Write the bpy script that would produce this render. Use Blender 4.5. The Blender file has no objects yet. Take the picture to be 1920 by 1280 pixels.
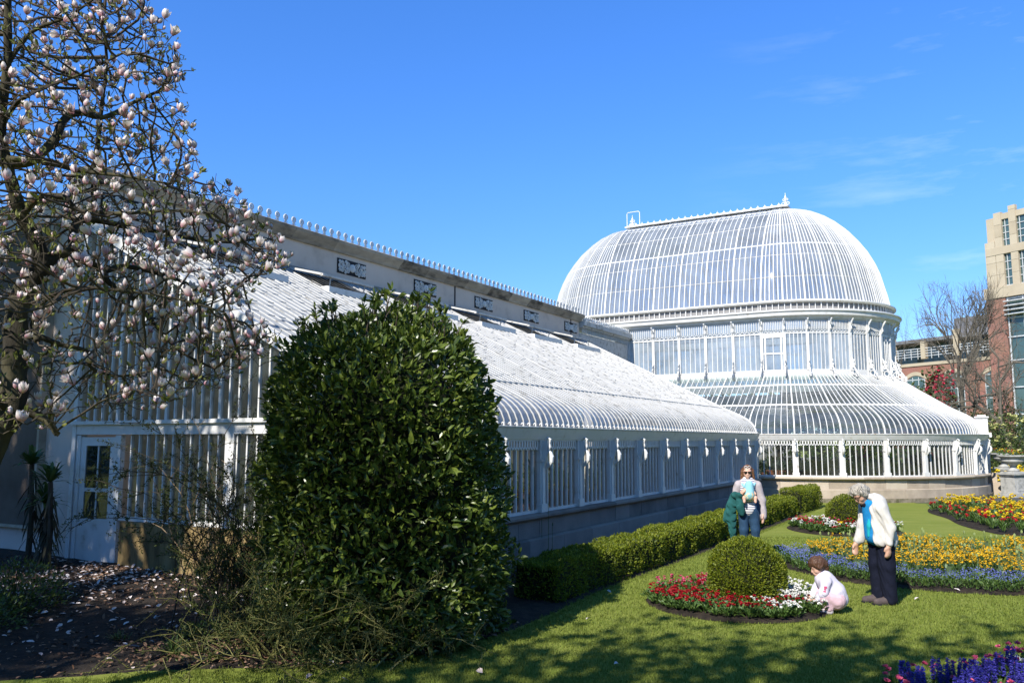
import bpy, math, random
import numpy as np
from mathutils import Vector, Matrix, Euler
S = bpy.context.scene
COL = S.collection
PI = math.pi
# ---------------------------------------------------------------- camera
EYE = 2.1
PITCH = math.atan(186 / 1545.0)
cam_d = bpy.data.cameras.new('camera')
cam = bpy.data.objects.new('camera', cam_d); COL.objects.link(cam)
cam_d.sensor_fit = 'HORIZONTAL'; cam_d.sensor_width = 36.0
cam_d.lens = 36.0 * 1545.0 / 1920.0
cam_d.clip_start = 0.1; cam_d.clip_end = 4000
cam.location = (0, 0, EYE)
cam.rotation_euler = (PI / 2 + PITCH, 0, 0)
S.camera = cam
# ---------------------------------------------------------------- sky and sun
SUN_AZ, SUN_EL = math.radians(33.0), math.radians(40.0)      # azimuth the light travels to, height of the sun
W = bpy.data.worlds.new('World'); S.world = W; W.use_nodes = True
wt = W.node_tree; wt.nodes.clear()
sky = wt.nodes.new('ShaderNodeTexSky'); sky.sky_type = 'NISHITA'; sky.sun_disc = False
sky.sun_elevation = SUN_EL; sky.sun_rotation = SUN_AZ + PI
sky.air_density = 1.0; sky.dust_density = 0.0; sky.ozone_density = 5.0
hs = wt.nodes.new('ShaderNodeHueSaturation'); hs.inputs['Saturation'].default_value = 1.2
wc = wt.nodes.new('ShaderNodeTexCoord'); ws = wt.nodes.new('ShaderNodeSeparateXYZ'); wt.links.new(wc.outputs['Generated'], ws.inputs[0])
wr = wt.nodes.new('ShaderNodeValToRGB'); wt.links.new(ws.outputs[2], wr.inputs[0])      # sky tint: less cyan low down; warm tint added overhead cuts blue fill light
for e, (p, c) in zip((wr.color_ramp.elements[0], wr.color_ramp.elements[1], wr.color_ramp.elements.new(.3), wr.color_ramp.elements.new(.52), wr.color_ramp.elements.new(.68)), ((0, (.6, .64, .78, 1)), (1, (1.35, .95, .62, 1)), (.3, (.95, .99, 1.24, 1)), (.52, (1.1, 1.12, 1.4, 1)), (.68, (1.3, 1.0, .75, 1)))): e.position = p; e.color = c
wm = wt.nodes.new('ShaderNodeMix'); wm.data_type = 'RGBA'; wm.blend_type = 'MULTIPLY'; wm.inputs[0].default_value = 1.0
# a few thin wisps of cirrus low on the right
wmp = wt.nodes.new('ShaderNodeMapping'); wmp.inputs['Rotation'].default_value = (0, 0.5, 0.55); wmp.inputs['Scale'].default_value = (1.6, 5.0, 14.0); wt.links.new(wc.outputs['Generated'], wmp.inputs[0])
wn = wt.nodes.new('ShaderNodeTexNoise'); wn.inputs['Scale'].default_value = 1.3; wn.inputs['Detail'].default_value = 7; wn.inputs['Roughness'].default_value = .62; wt.links.new(wmp.outputs[0], wn.inputs[0])
wr2 = wt.nodes.new('ShaderNodeMapRange'); wr2.inputs[1].default_value = .56; wr2.inputs[2].default_value = .85; wr2.inputs[3].default_value = 0; wr2.inputs[4].default_value = .3; wt.links.new(wn.outputs[0], wr2.inputs[0])
wx = wt.nodes.new('ShaderNodeMapRange'); wx.inputs[1].default_value = .2; wx.inputs[2].default_value = .5; wt.links.new(ws.outputs[0], wx.inputs[0])
wxx = wt.nodes.new('ShaderNodeMath'); wxx.operation = 'MULTIPLY'; wt.links.new(wr2.outputs[0], wxx.inputs[0]); wt.links.new(wx.outputs[0], wxx.inputs[1])
wcl = wt.nodes.new('ShaderNodeMix'); wcl.data_type = 'RGBA'; wcl.inputs[7].default_value = (7.5, 8, 8.5, 1); wt.links.new(wxx.outputs[0], wcl.inputs[0])
bg = wt.nodes.new('ShaderNodeBackground'); bg.inputs['Strength'].default_value = 0.135
wo = wt.nodes.new('ShaderNodeOutputWorld')
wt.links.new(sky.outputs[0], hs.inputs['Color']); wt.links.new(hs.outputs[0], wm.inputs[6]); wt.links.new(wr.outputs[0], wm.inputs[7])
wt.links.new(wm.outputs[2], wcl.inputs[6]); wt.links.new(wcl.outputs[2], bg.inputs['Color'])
wt.links.new(bg.outputs[0], wo.inputs['Surface'])
sun_d = bpy.data.lights.new('sun', 'SUN'); sun_d.energy = 5.0; sun_d.angle = math.radians(0.5)
sun_d.color = (1.0, 0.955, 0.88)
sun = bpy.data.objects.new('sun', sun_d); COL.objects.link(sun)
LDIR = Vector((math.sin(SUN_AZ) * math.cos(SUN_EL), math.cos(SUN_AZ) * math.cos(SUN_EL), -math.sin(SUN_EL)))
sun.rotation_euler = LDIR.to_track_quat('-Z', 'Y').to_euler()
sun.location = (-10, -15, 30)
S.view_settings.view_transform = 'Standard'; S.view_settings.look = 'None'
S.view_settings.exposure = 0.58; S.view_settings.gamma = 1.0
try: S.view_settings.use_curve_mapping = False
except Exception: pass
S.cycles.max_bounces = 8; S.cycles.transparent_max_bounces = 24
S.cycles.diffuse_bounces = 3; S.cycles.glossy_bounces = 3; S.cycles.transmission_bounces = 6
S.cycles.caustics_reflective = False; S.cycles.caustics_refractive = False

# ---------------------------------------------------------------- the glasshouse's own axes: u along the wing, v out towards the lawn
ANG = math.radians(30.15)
UX, UY = math.sin(ANG), math.cos(ANG)
VX, VY = math.cos(ANG), -math.sin(ANG)
def Wd(u, v, z=0.0):
    return (UX * u + VX * v, UY * u + VY * v, z)

# ---------------------------------------------------------------- object helpers
MW = {}                                    # object name -> its world matrix (known at build time)
def prop(o, label=None, cat=None, group=None, kind=None):
    if label: o['label'] = label
    if cat: o['category'] = cat
    if group: o['group'] = group
    if kind: o['kind'] = kind
    return o
def empty(name, loc=(0, 0, 0), rz=0.0, label=None, cat=None, group=None):
    o = bpy.data.objects.new(name, None); COL.objects.link(o)
    o.location = loc; o.rotation_euler = (0, 0, rz); o.empty_display_size = 0.2
    MW[o.name] = Matrix.Translation(loc) @ Matrix.Rotation(rz, 4, 'Z')
    return prop(o, label, cat, group)
def link(name, me, parent=None):
    o = bpy.data.objects.new(name, me); COL.objects.link(o)
    if parent: o.parent = parent
    MW[o.name] = MW[parent.name] if parent else Matrix.Identity(4)
    return o
def np_mesh(name, V, F, mats, parent=None, mi=None, smooth=False, world=True):
    """V (n,3), F (m,k) all k-gons; coordinates in world space unless world is False."""
    V = np.asarray(V, dtype=np.float64); F = np.asarray(F, dtype=np.int32)
    if parent is not None and world:
        M = np.array(MW[parent.name].inverted()); V = V @ M[:3, :3].T + M[:3, 3]
    me = bpy.data.meshes.new(name)
    k = F.shape[1]
    me.vertices.add(len(V)); me.vertices.foreach_set('co', V.astype(np.float32).ravel())
    me.loops.add(F.size); me.loops.foreach_set('vertex_index', F.ravel())
    me.polygons.add(len(F)); me.polygons.foreach_set('loop_start', np.arange(0, F.size, k, dtype=np.int32))
    if mi is not None: me.polygons.foreach_set('material_index', np.asarray(mi, dtype=np.int32))
    me.polygons.foreach_set('use_smooth', np.full(len(F), bool(smooth)))
    for m in (mats if isinstance(mats, (list, tuple)) else [mats]): me.materials.append(m)
    me.update(calc_edges=True); me.validate()
    return link(name, me, parent)
class MB:
    def __init__(s): s.v = []; s.f = []; s.m = []
    def add(s, pts, faces, mi=0):
        b = len(s.v); s.v.extend(tuple(p) for p in pts)
        for f in faces: s.f.append([b + i for i in f]); s.m.append(mi)
    def poly(s, pts, mi=0): s.add(pts, [list(range(len(pts)))], mi)
    def obox(s, c, ax, ay, az, mi=0):
        c = Vector(c); ax = Vector(ax); ay = Vector(ay); az = Vector(az)
        P = [c + ax * i + ay * j + az * k for k in (-1, 1) for j in (-1, 1) for i in (-1, 1)]
        s.add(P, [(0, 2, 3, 1), (4, 5, 7, 6), (0, 1, 5, 4), (2, 6, 7, 3), (0, 4, 6, 2), (1, 3, 7, 5)], mi)
    def box(s, x0, x1, y0, y1, z0, z1, mi=0):
        s.obox(((x0 + x1) / 2, (y0 + y1) / 2, (z0 + z1) / 2), ((x1 - x0) / 2, 0, 0), (0, (y1 - y0) / 2, 0), (0, 0, (z1 - z0) / 2), mi)
    def ubox(s, u0, u1, v0, v1, z0, z1, mi=0):
        s.obox(Wd((u0 + u1) / 2, (v0 + v1) / 2, (z0 + z1) / 2), Vector((VX, VY, 0)) * ((v1 - v0) / 2),
               Vector((UX, UY, 0)) * ((u1 - u0) / 2), (0, 0, (z1 - z0) / 2), mi)
    def bar(s, p, q, w, h, up=(0, 0, 1), mi=0):
        """straight rectangular bar from p to q"""
        p = Vector(p); q = Vector(q); d = (q - p); L = d.length
        if L < 1e-6: return
        d /= L; up = Vector(up); sd = d.cross(up)
        if sd.length < 1e-4: sd = d.cross(Vector((1, 0, 0)))
        sd.normalize(); up = sd.cross(d)
        s.obox((p + q) / 2, d * (L / 2), sd * (w / 2), up * (h / 2), mi)
    def sweep(s, pts, nrm, sid, w, h, mi=0, lift=0.0):
        """rectangular bar along a path; nrm = outward normals, sid = sideways directions"""
        b = len(s.v); n = len(pts)
        for p, a, c in zip(pts, nrm, sid):
            p = Vector(p) + Vector(a) * lift; a = Vector(a) * (h / 2); c = Vector(c) * (w / 2)
            s.v += [tuple(p - c - a), tuple(p + c - a), tuple(p + c + a), tuple(p - c + a)]
        for i in range(n - 1):
            for k in range(4):
                s.f.append([b + i * 4 + k, b + i * 4 + (k + 1) % 4, b + i * 4 + 4 + (k + 1) % 4, b + i * 4 + 4 + k]); s.m.append(mi)
        s.f.append([b + 3, b + 2, b + 1, b]); s.m.append(mi)
        e = b + (n - 1) * 4; s.f.append([e, e + 1, e + 2, e + 3]); s.m.append(mi)
    def tube(s, pts, rad, n=6, mi=0, cap=True):
        pts = [Vector(p) for p in pts]; N = len(pts)
        if not hasattr(rad, '__len__'): rad = [rad] * N
        b = len(s.v); ref = None
        for i, p in enumerate(pts):
            d = (pts[min(i + 1, N - 1)] - pts[max(i - 1, 0)])
            if d.length < 1e-9: d = Vector((0, 0, 1))
            d.normalize()
            if ref is None:
                ref = Vector((0, 0, 1)) if abs(d.z) < 0.9 else Vector((1, 0, 0))
            sd = d.cross(ref)
            if sd.length < 1e-5: sd = d.orthogonal()
            sd.normalize(); ref = sd.cross(d)
            for k in range(n):
                t = 2 * PI * k / n
                s.v.append(tuple(p + (sd * math.cos(t) + ref * math.sin(t)) * rad[i]))
        for i in range(N - 1):
            for k in range(n):
                k2 = (k + 1) % n
                s.f.append([b + i * n + k, b + i * n + k2, b + (i + 1) * n + k2, b + (i + 1) * n + k]); s.m.append(mi)
        if cap:
            s.f.append([b + k for k in range(n)][::-1]); s.m.append(mi)
            s.f.append([b + (N - 1) * n + k for k in range(n)]); s.m.append(mi)
    def lathe(s, c, prof, n=16, mi=0):
        c = Vector(c); b = len(s.v); N = len(prof)
        for r, z in prof:
            for k in range(n):
                t = 2 * PI * k / n; s.v.append((c.x + r * math.cos(t), c.y + r * math.sin(t), c.z + z))
        for i in range(N - 1):
            for k in range(n):
                k2 = (k + 1) % n
                s.f.append([b + i * n + k, b + i * n + k2, b + (i + 1) * n + k2, b + (i + 1) * n + k]); s.m.append(mi)
        s.f.append([b + k for k in range(n)][::-1]); s.m.append(mi)
        s.f.append([b + (N - 1) * n + k for k in range(n)]); s.m.append(mi)
    def ring(s, c, ax, ay, R, r, n=12, k=5, mi=0, a0=0.0, a1=2 * PI):
        c = Vector(c); ax = Vector(ax); ay = Vector(ay)
        s.tube([c + ax * (R * math.cos(a0 + (a1 - a0) * i / n)) + ay * (R * math.sin(a0 + (a1 - a0) * i / n)) for i in range(n + 1)], r, k, mi, cap=(a1 - a0) < 6.2)
    def prism(s, outline, d, mi=0):
        """outline: list of 3-D points (one flat face), d: extrusion vector"""
        n = len(outline); d = Vector(d)
        P = [Vector(p) for p in outline] + [Vector(p) + d for p in outline]
        s.add(P, [list(range(n))[::-1], [n + i for i in range(n)]] + [[i, (i + 1) % n, n + (i + 1) % n, n + i] for i in range(n)], mi)
    def build(s, name, mats, parent=None, smooth=False, world=True):
        me = bpy.data.meshes.new(name)
        V = s.v
        if parent is not None and world:
            M = np.array(MW[parent.name].inverted()); V = (np.array(s.v) @ M[:3, :3].T + M[:3, 3]).tolist()
        me.from_pydata(V, [], s.f)
        for m in (mats if isinstance(mats, (list, tuple)) else [mats]): me.materials.append(m)
        me.polygons.foreach_set('material_index', s.m)
        if smooth: me.polygons.foreach_set('use_smooth', [True] * len(s.f))
        me.update()
        return link(name, me, parent)
def recalc(o):
    import bmesh
    bm = bmesh.new(); bm.from_mesh(o.data); bmesh.ops.recalc_face_normals(bm, faces=bm.faces); bm.to_mesh(o.data); bm.free()
    return o
def copy_tree(o, parent=None):
    c = o.copy(); COL.objects.link(c)
    if parent: c.parent = parent
    for ch in list(o.children): copy_tree(ch, c)
    return c

# ---------------------------------------------------------------- materials
def new_mat(name):
    m = bpy.data.materials.new(name); m.use_nodes = True; m.node_tree.nodes.clear(); return m, m.node_tree
def N(t, typ, **kw):
    n = t.nodes.new(typ)
    for k, v in kw.items():
        if k.startswith('i_'):
            key = k[2:]; n.inputs[int(key) if key.isdigit() else key.replace('_', ' ')].default_value = v
        else: setattr(n, k, v)
    return n
def ramp(t, stops, interp='LINEAR'):
    r = t.nodes.new('ShaderNodeValToRGB'); r.color_ramp.interpolation = interp
    e = r.color_ramp.elements
    while len(e) < len(stops): e.new(0.5)
    for x, (p, c) in zip(e, stops): x.position = p; x.color = (*c, 1)
    return r
def coords(t, scale=(1, 1, 1), space='Object', rot=(0, 0, 0)):
    tc = t.nodes.new('ShaderNodeTexCoord'); mp = t.nodes.new('ShaderNodeMapping')
    mp.inputs['Scale'].default_value = scale; mp.inputs['Rotation'].default_value = rot
    t.links.new(tc.outputs[space], mp.inputs[0]); return mp.outputs[0]
def noisy(name, stops, scale=5.0, rough=0.7, bump=0.0, detail=6, stretch=(1, 1, 1), spec=0.3, bscale=None, island=0.0, metal=0.0, trans=0.0):
    """Principled with noise-driven colour, optional bump, optional per-island brightness, optional translucency"""
    m, t = new_mat(name); L = t.links.new
    co = coords(t, stretch)
    n = N(t, 'ShaderNodeTexNoise', i_Scale=scale, i_Detail=detail, i_Roughness=0.6); L(co, n.inputs['Vector'])
    r = ramp(t, stops)
    fac = n.outputs['Fac']
    if island > 0:
        g = N(t, 'ShaderNodeNewGeometry'); mx = N(t, 'ShaderNodeMix', data_type='FLOAT')
        mx.inputs[0].default_value = island
        L(fac, mx.inputs[2]); L(g.outputs['Random Per Island'], mx.inputs[3]); fac = mx.outputs[0]
    L(fac, r.inputs[0])
    b = N(t, 'ShaderNodeBsdfPrincipled'); b.inputs['Roughness'].default_value = rough
    b.inputs['Specular IOR Level'].default_value = spec; b.inputs['Metallic'].default_value = metal
    L(r.outputs[0], b.inputs['Base Color'])
    if bump:
        nb = n
        if bscale:
            nb = N(t, 'ShaderNodeTexNoise', i_Scale=bscale, i_Detail=4); L(co, nb.inputs['Vector'])
        bp = N(t, 'ShaderNodeBump', i_Strength=bump, i_Distance=0.02); L(nb.outputs['Fac'], bp.inputs['Height']); L(bp.outputs[0], b.inputs['Normal'])
    out = N(t, 'ShaderNodeOutputMaterial'); res = b.outputs[0]
    if trans > 0:
        tr = N(t, 'ShaderNodeBsdfTranslucent'); L(r.outputs[0], tr.inputs[0])
        ms = N(t, 'ShaderNodeMixShader', i_0=trans); L(res, ms.inputs[1]); L(tr.outputs[0], ms.inputs[2]); res = ms.outputs[0]
    L(res, out.inputs[0]); return m
def glass_mat(name, tint, film, film_col, refl=1.0, scale=1.2, stretch=(1, 1, 1), lo=0.35, hi=0.7, fmin=0.0):
    """thin pane: clear part + sky reflection + patchy whitewash / grime film"""
    m, t = new_mat(name); L = t.links.new
    tr = N(t, 'ShaderNodeBsdfTransparent'); tr.inputs[0].default_value = (*tint, 1)
    gl = N(t, 'ShaderNodeBsdfGlossy'); gl.inputs['Roughness'].default_value = 0.03; gl.inputs[0].default_value = (1, 1, 1, 1)
    fr = N(t, 'ShaderNodeFresnel', i_IOR=1.5)
    ml = N(t, 'ShaderNodeMath', operation='MULTIPLY', use_clamp=True); ml.inputs[1].default_value = 1.7 * refl; L(fr.outputs[0], ml.inputs[0])
    m1 = N(t, 'ShaderNodeMixShader'); L(ml.outputs[0], m1.inputs[0]); L(tr.outputs[0], m1.inputs[1]); L(gl.outputs[0], m1.inputs[2])
    df = N(t, 'ShaderNodeBsdfDiffuse'); df.inputs[0].default_value = (*film_col, 1)
    tl = N(t, 'ShaderNodeBsdfTranslucent'); tl.inputs[0].default_value = (*film_col, 1)
    md = N(t, 'ShaderNodeMixShader', i_0=0.4); L(df.outputs[0], md.inputs[1]); L(tl.outputs[0], md.inputs[2])
    n = N(t, 'ShaderNodeTexNoise', i_Scale=scale, i_Detail=7, i_Roughness=0.65); L(coords(t, stretch), n.inputs['Vector'])
    mr = N(t, 'ShaderNodeMapRange'); mr.inputs[1].default_value = lo; mr.inputs[2].default_value = hi
    mr.inputs[3].default_value = fmin; mr.inputs[4].default_value = film
    L(n.outputs['Fac'], mr.inputs[0])
    m2 = N(t, 'ShaderNodeMixShader'); L(mr.outputs[0], m2.inputs[0]); L(m1.outputs[0], m2.inputs[1]); L(md.outputs[0], m2.inputs[2])
    out = N(t, 'ShaderNodeOutputMaterial'); L(m2.outputs[0], out.inputs[0]); return m

M_WHITE = noisy('white_paint', [(0.24, (0.36, 0.29, 0.21)), (0.33, (0.55, 0.53, 0.49)), (0.45, (0.64, 0.63, 0.6)), (1, (0.71, 0.7, 0.68))], 5.0, 0.45, 0.0, spec=0.4)
M_ROOFBAR = noisy('weathered_roof_paint', [(0.3, (0.2, 0.19, 0.17)), (0.45, (0.47, 0.465, 0.45)), (1, (0.55, 0.55, 0.54))], 4.0, 0.6, detail=10)
M_WHITE_OLD = noisy('old_white_paint', [(0.3, (0.2, 0.18, 0.15)), (0.45, (0.5, 0.49, 0.46)), (1, (0.66, 0.66, 0.64))], 6.0, 0.55)
M_RUSTY = noisy('rusty_white_paint', [(0.3, (0.32, 0.17, 0.08)), (0.42, (0.66, 0.6, 0.5)), (0.6, (0.78, 0.77, 0.74))], 9.0, 0.6)
# ================================================================ GLASSHOUSE
U0, U1, VF, VB = 8.36, 28.04, -6.94, -13.3          # wing: near end, far end, front face, back wall
BAY = 1.5135
UC, VC, RL, RD, VC2 = 37.15, -7.68, 7.35, 4.32, -14.4   # domed hall
SILL = 0.87
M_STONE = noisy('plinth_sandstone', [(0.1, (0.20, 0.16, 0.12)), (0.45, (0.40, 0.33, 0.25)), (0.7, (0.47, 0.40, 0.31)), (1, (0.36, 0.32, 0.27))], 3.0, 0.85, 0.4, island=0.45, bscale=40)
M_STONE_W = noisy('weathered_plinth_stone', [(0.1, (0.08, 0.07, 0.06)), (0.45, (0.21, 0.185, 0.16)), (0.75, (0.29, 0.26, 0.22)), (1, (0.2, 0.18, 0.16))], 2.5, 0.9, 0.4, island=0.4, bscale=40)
M_MOSSY = noisy('mossy_base_stone', [(0.3, (0.07, 0.07, 0.03)), (0.5, (0.2, 0.17, 0.12)), (0.8, (0.33, 0.28, 0.21))], 5.0, 0.9, 0.5, bscale=50)
M_RENDER = noisy('old_lime_render', [(0.25, (0.42, 0.34, 0.28)), (0.45, (0.6, 0.5, 0.42)), (0.65, (0.64, 0.54, 0.46)), (0.9, (0.55, 0.46, 0.39))], 1.3, 0.9, 0.15, detail=10, bscale=30)
M_COPING = noisy('stained_coping_stone', [(0.28, (0.06, 0.055, 0.048)), (0.42, (0.24, 0.21, 0.17)), (0.7, (0.42, 0.37, 0.3))], 2.2, 0.9, 0.3, detail=10, stretch=(1, 1, 3), bscale=40, island=0.3)
M_DARK = noisy('black_recess', [(0.3, (0.012, 0.012, 0.014)), (0.8, (0.03, 0.03, 0.033))], 3, 0.7)
M_GREYWOOD = noisy('grey_timber', [(0.3, (0.18, 0.175, 0.17)), (0.8, (0.32, 0.31, 0.3))], 4, 0.8, stretch=(1, 1, 8))
G_SLOPE = glass_mat('whitewashed_roof_glass', (0.86, 0.9, 0.92), 1.0, (0.6, 0.605, 0.595), 0.6, 1.1, (1, 1, 1), 0.2, 0.5, 0.55)
G_CURVE = glass_mat('part_whitewashed_glass', (0.75, 0.83, 0.88), 0.8, (0.42, 0.46, 0.5), 1.0, 1.6, (1, 1, 1), 0.25, 0.75, 0.3)
G_CLEAR = glass_mat('clear_glass', (0.93, 0.96, 0.95), 0.16, (0.6, 0.64, 0.64), 0.8, 2.0, (1, 1, 0.6), 0.45, 0.85, 0.02)
G_APSE = glass_mat('lower_roof_glass', (0.72, 0.84, 0.84), 0.42, (0.44, 0.48, 0.49), 1.1, 1.5, (1, 1, 1), 0.4, 0.75, 0.12)
G_DOME = glass_mat('dome_glass', (0.72, 0.76, 0.8), 0.75, (0.44, 0.48, 0.54), 1.0, 1.3, (1, 1, 0.4), 0.25, 0.72, 0.3)
G_DRUM = glass_mat('drum_glass', (0.74, 0.83, 0.9), 0.95, (0.52, 0.6, 0.68), 1.0, 0.45, (1, 1, 0.8), 0.3, 0.62, 0.25)
G_END = glass_mat('end_wall_glass', (0.62, 0.72, 0.68), 0.4, (0.16, 0.19, 0.18), 0.8, 1.0, (1, 1, 0.8), 0.4, 0.75, 0.1)

def stad(R, d, vend=-13.3):
    if d < 0: return (UC - R, VC + d, -1.0, 0.0)
    if d < PI * R:
        t = d / R; return (UC - R * math.cos(t), VC + R * math.sin(t), -math.cos(t), math.sin(t))
    return (UC + R, VC - (d - PI * R), 1.0, 0.0)
def full(R, d):
    """closed stadium of the dome: starts on the near side at v=VC"""
    Ls = VC - VC2; per = 2 * PI * R + 2 * Ls; d %= per
    if d < PI * R: return stad(R, d)
    d -= PI * R
    if d < Ls: return (UC + R, VC - d, 1.0, 0.0)
    d -= Ls
    if d < PI * R:
        t = d / R; return (UC + R * math.cos(t), VC2 - R * math.sin(t), math.cos(t), -math.sin(t))
    d -= PI * R
    return (UC - R, VC2 + d, -1.0, 0.0)
def wing(d): return (U0 + d, VF, 0.0, 1.0)
def apse(d): return stad(RL, d)
def drum(d): return full(RD, d)
def at(p, off, z): return Wd(p[0] + p[2] * off, p[1] + p[3] * off, z)
def nor(p): return Vector(Wd(p[2], p[3], 0))
def tan(p): return Vector(Wd(-p[3], p[2], 0)) if False else Vector(Wd(p[3], -p[2], 0))
def psweep(mb, ps, prof, mi=0, closed=False, caps=True):
    n = len(prof); b = len(mb.v)
    for p in ps:
        for o, z in prof: mb.v.append(at(p, o, z))
    K = len(ps)
    for i in range(K if closed else K - 1):
        j = (i + 1) % K
        for k in range(n):
            k2 = (k + 1) % n
            mb.f.append([b + i * n + k, b + i * n + k2, b + j * n + k2, b + j * n + k]); mb.m.append(mi)
    if caps and not closed:
        mb.f.append([b + k for k in range(n)][::-1]); mb.m.append(mi)
        mb.f.append([b + (K - 1) * n + k for k in range(n)]); mb.m.append(mi)
def rect(o0, o1, z0, z1): return [(o0, z0), (o1, z0), (o1, z1), (o0, z1)]
def lin(a, b, n): return [a + (b - a) * i / n for i in range(n + 1)]
def bez(p0, p1, p2, p3, n):
    out = []
    for i in range(n + 1):
        t = i / n; s = 1 - t
        out.append(tuple(s ** 3 * a + 3 * s * s * t * b + 3 * s * t * t * c + t ** 3 * d for a, b, c, d in zip(p0, p1, p2, p3)))
    return out

GH = empty('glasshouse', Wd(29.0, -10.0, 0.0), -ANG, 'white iron and glass palm house with a long lean-to wing and a rounded dome', 'glasshouse')

# ---- plinths in stone blocks
def plinth(fn, ds, mats, name='plinth', seed=1):
    rng = random.Random(seed); mb = MB()
    psweep(mb, [fn(d) for d in ds], [(-0.35, -0.1), (-0.06, -0.1), (-0.06, 0.8), (-0.35, 0.8)], 0)
    d0, d1 = ds[0], ds[-1]
    for (z0, z1, off, lm) in ((-0.05, 0.14, 0.17, 1.1), (0.143, 0.46, 0.14, 1.25), (0.463, 0.762, 0.04, 0.95)):
        d = d0 - rng.random() * 0.5
        while d < d1:
            e = d + lm * rng.uniform(0.75, 1.3)
            a, b = max(d, d0), min(e, d1)
            if b - a > 0.08:
                o = off + rng.uniform(-0.006, 0.006)
                k = max(1, int((b - a) / 0.35))
                seg = [fn(x) for x in lin(a + 0.004, b - 0.004, k)]
                pr = [(-0.05, z0), (o, z0), (o, z1 - (0.03 if off == 0.14 else 0.004)), (o - (0.05 if off == 0.14 else 0.004), z1), (-0.05, z1)]
                psweep(mb, seg, pr, 1 if off == 0.17 else 0)
            d = e
    d = d0
    while d < d1:                                   # cap
        e = min(d + rng.uniform(1.3, 1.9), d1)
        k = max(1, int((e - d) / 0.35))
        o = 0.17 + rng.uniform(-0.004, 0.004)
        psweep(mb, [fn(x) for x in lin(d + 0.003, e - 0.003, k)], [(-0.1, 0.765), (o - 0.05, 0.765), (o, 0.80), (o, 0.835), (o - 0.06, SILL - 0.004), (-0.1, SILL - 0.004)], 0)
        d = e
    return mb.build(name, mats, GH)
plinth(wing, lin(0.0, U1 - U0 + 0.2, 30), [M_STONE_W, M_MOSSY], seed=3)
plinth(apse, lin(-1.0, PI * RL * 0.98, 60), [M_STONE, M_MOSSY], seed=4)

# ---- one glazed bay of the low walls: frame with mullions, glass and a pierced frieze
def low_bay(fn, d0, d1, npane, glass, fret=True, z1=1.94):
    mb = MB(); K = 8
    psweep(mb, [fn(x) for x in lin(d0, d1, K)], rect(-0.04, 0.03, SILL - 0.003, SILL + 0.045))
    psweep(mb, [fn(x) for x in lin(d0, d1, K)], rect(-0.03, 0.025, z1, z1 + 0.04))
    for i in range(1, npane):
        p = fn(d0 + (d1 - d0) * i / npane)
        mb.obox(at(p, 0.0, (SILL + z1) / 2), tan(p) * 0.014, nor(p) * 0.028, (0, 0, (z1 - SILL) / 2))
    w = mb.build('window', M_WHITE, GH)
    g = MB()
    for i in range(npane):
        a, b = fn(d0 + (d1 - d0) * i / npane), fn(d0 + (d1 - d0) * (i + 1) / npane)
        g.poly([at(a, -0.005, SILL + 0.02), at(b, -0.005, SILL + 0.02), at(b, -0.005, 2.12), at(a, -0.005, 2.12)])
    g.build('pane', glass, w)
    if fret:
        f = MB(); n = 13; zt, zb = 2.125, 1.95; hw = 0.0
        psweep(f, [fn(x) for x in lin(d0, d1, K)], rect(0.045, 0.07, 2.11, 2.138))
        st = (d1 - d0 - 0.16) / n
        for i in range(n):
            c = d0 + 0.08 + st * (i + 0.5); h = st * 0.40
            P = [(c, zb), (c + h, zb + 0.045), (c + h, zt - 0.045), (c, zt), (c - h, zt - 0.045), (c - h, zb + 0.045)]
            for (a, za), (b, zb2) in zip(P, P[1:] + P[:1]):
                pa, pb = fn(a), fn(b)
                f.bar(at(pa, 0.055, za), at(pb, 0.055, zb2), 0.016, 0.022, nor(pa).cross(Vector((0, 0, 1))))
        f.build('frieze', M_WHITE, w)
def bracket_mesh(mb, p):
    pts = [(0.10, 2.12, .016), (0.17, 2.19, .024), (0.225, 2.15, .03), (0.205, 2.08, .024), (0.21, 2.02, .036), (0.19, 1.96, .026), (0.225, 1.92, .036), (0.25, 1.85, .05), (0.24, 1.77, .052), (0.19, 1.7, .04), (0.13, 1.63, .016)]
    mb.tube([at(p, o, z - 0.03) for o, z, r in pts], [r * .85 for *_, r in pts], 7)
    mb.prism([at(p, o, z) + Vector() if False else Vector(at(p, o, z)) - tan(p) * 0.025 for o, z in ((0.07, 2.1), (0.17, 2.1), (0.18, 1.88), (0.09, 1.6), (0.07, 1.6))], tan(p) * 0.05)
def low_post(fn, d, w=0.085):
    p = fn(d); mb = MB()
    mb.obox(at(p, 0.01, (SILL + 2.14) / 2), tan(p) * w, nor(p) * 0.06, (0, 0, (2.14 - SILL) / 2))
    mb.obox(at(p, 0.075, 1.36), tan(p) * w * 0.55, nor(p) * 0.022, (0, 0, 0.42))
    mb.obox(at(p, 0.03, SILL + 0.07), tan(p) * (w + 0.02), nor(p) * 0.075, (0, 0, 0.07))
    mb.obox(at(p, 0.03, 1.76), tan(p) * (w + 0.015), nor(p) * 0.07, (0, 0, 0.02))
    o = mb.build('post', M_WHITE, GH)
    b = MB(); bracket_mesh(b, p); b.build('bracket', M_WHITE, o)
nb = 13
for k in range(nb):
    low_bay(wing, k * BAY + 0.08, (k + 1) * BAY - 0.08, 7, G_CLEAR)
for k in range(nb + 1): low_post(wing, min(k * BAY, U1 - U0 - 0.06) + (0.05 if k == 0 else 0))
SA = 1.53; PH = 1.682
apd = [PH + SA * k for k in range(-2, 13)]
for k in range(len(apd) - 1): low_bay(apse, apd[k] + 0.08, apd[k + 1] - 0.08, 7, G_CLEAR)
for d in apd: low_post(apse, d, 0.095)

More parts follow.
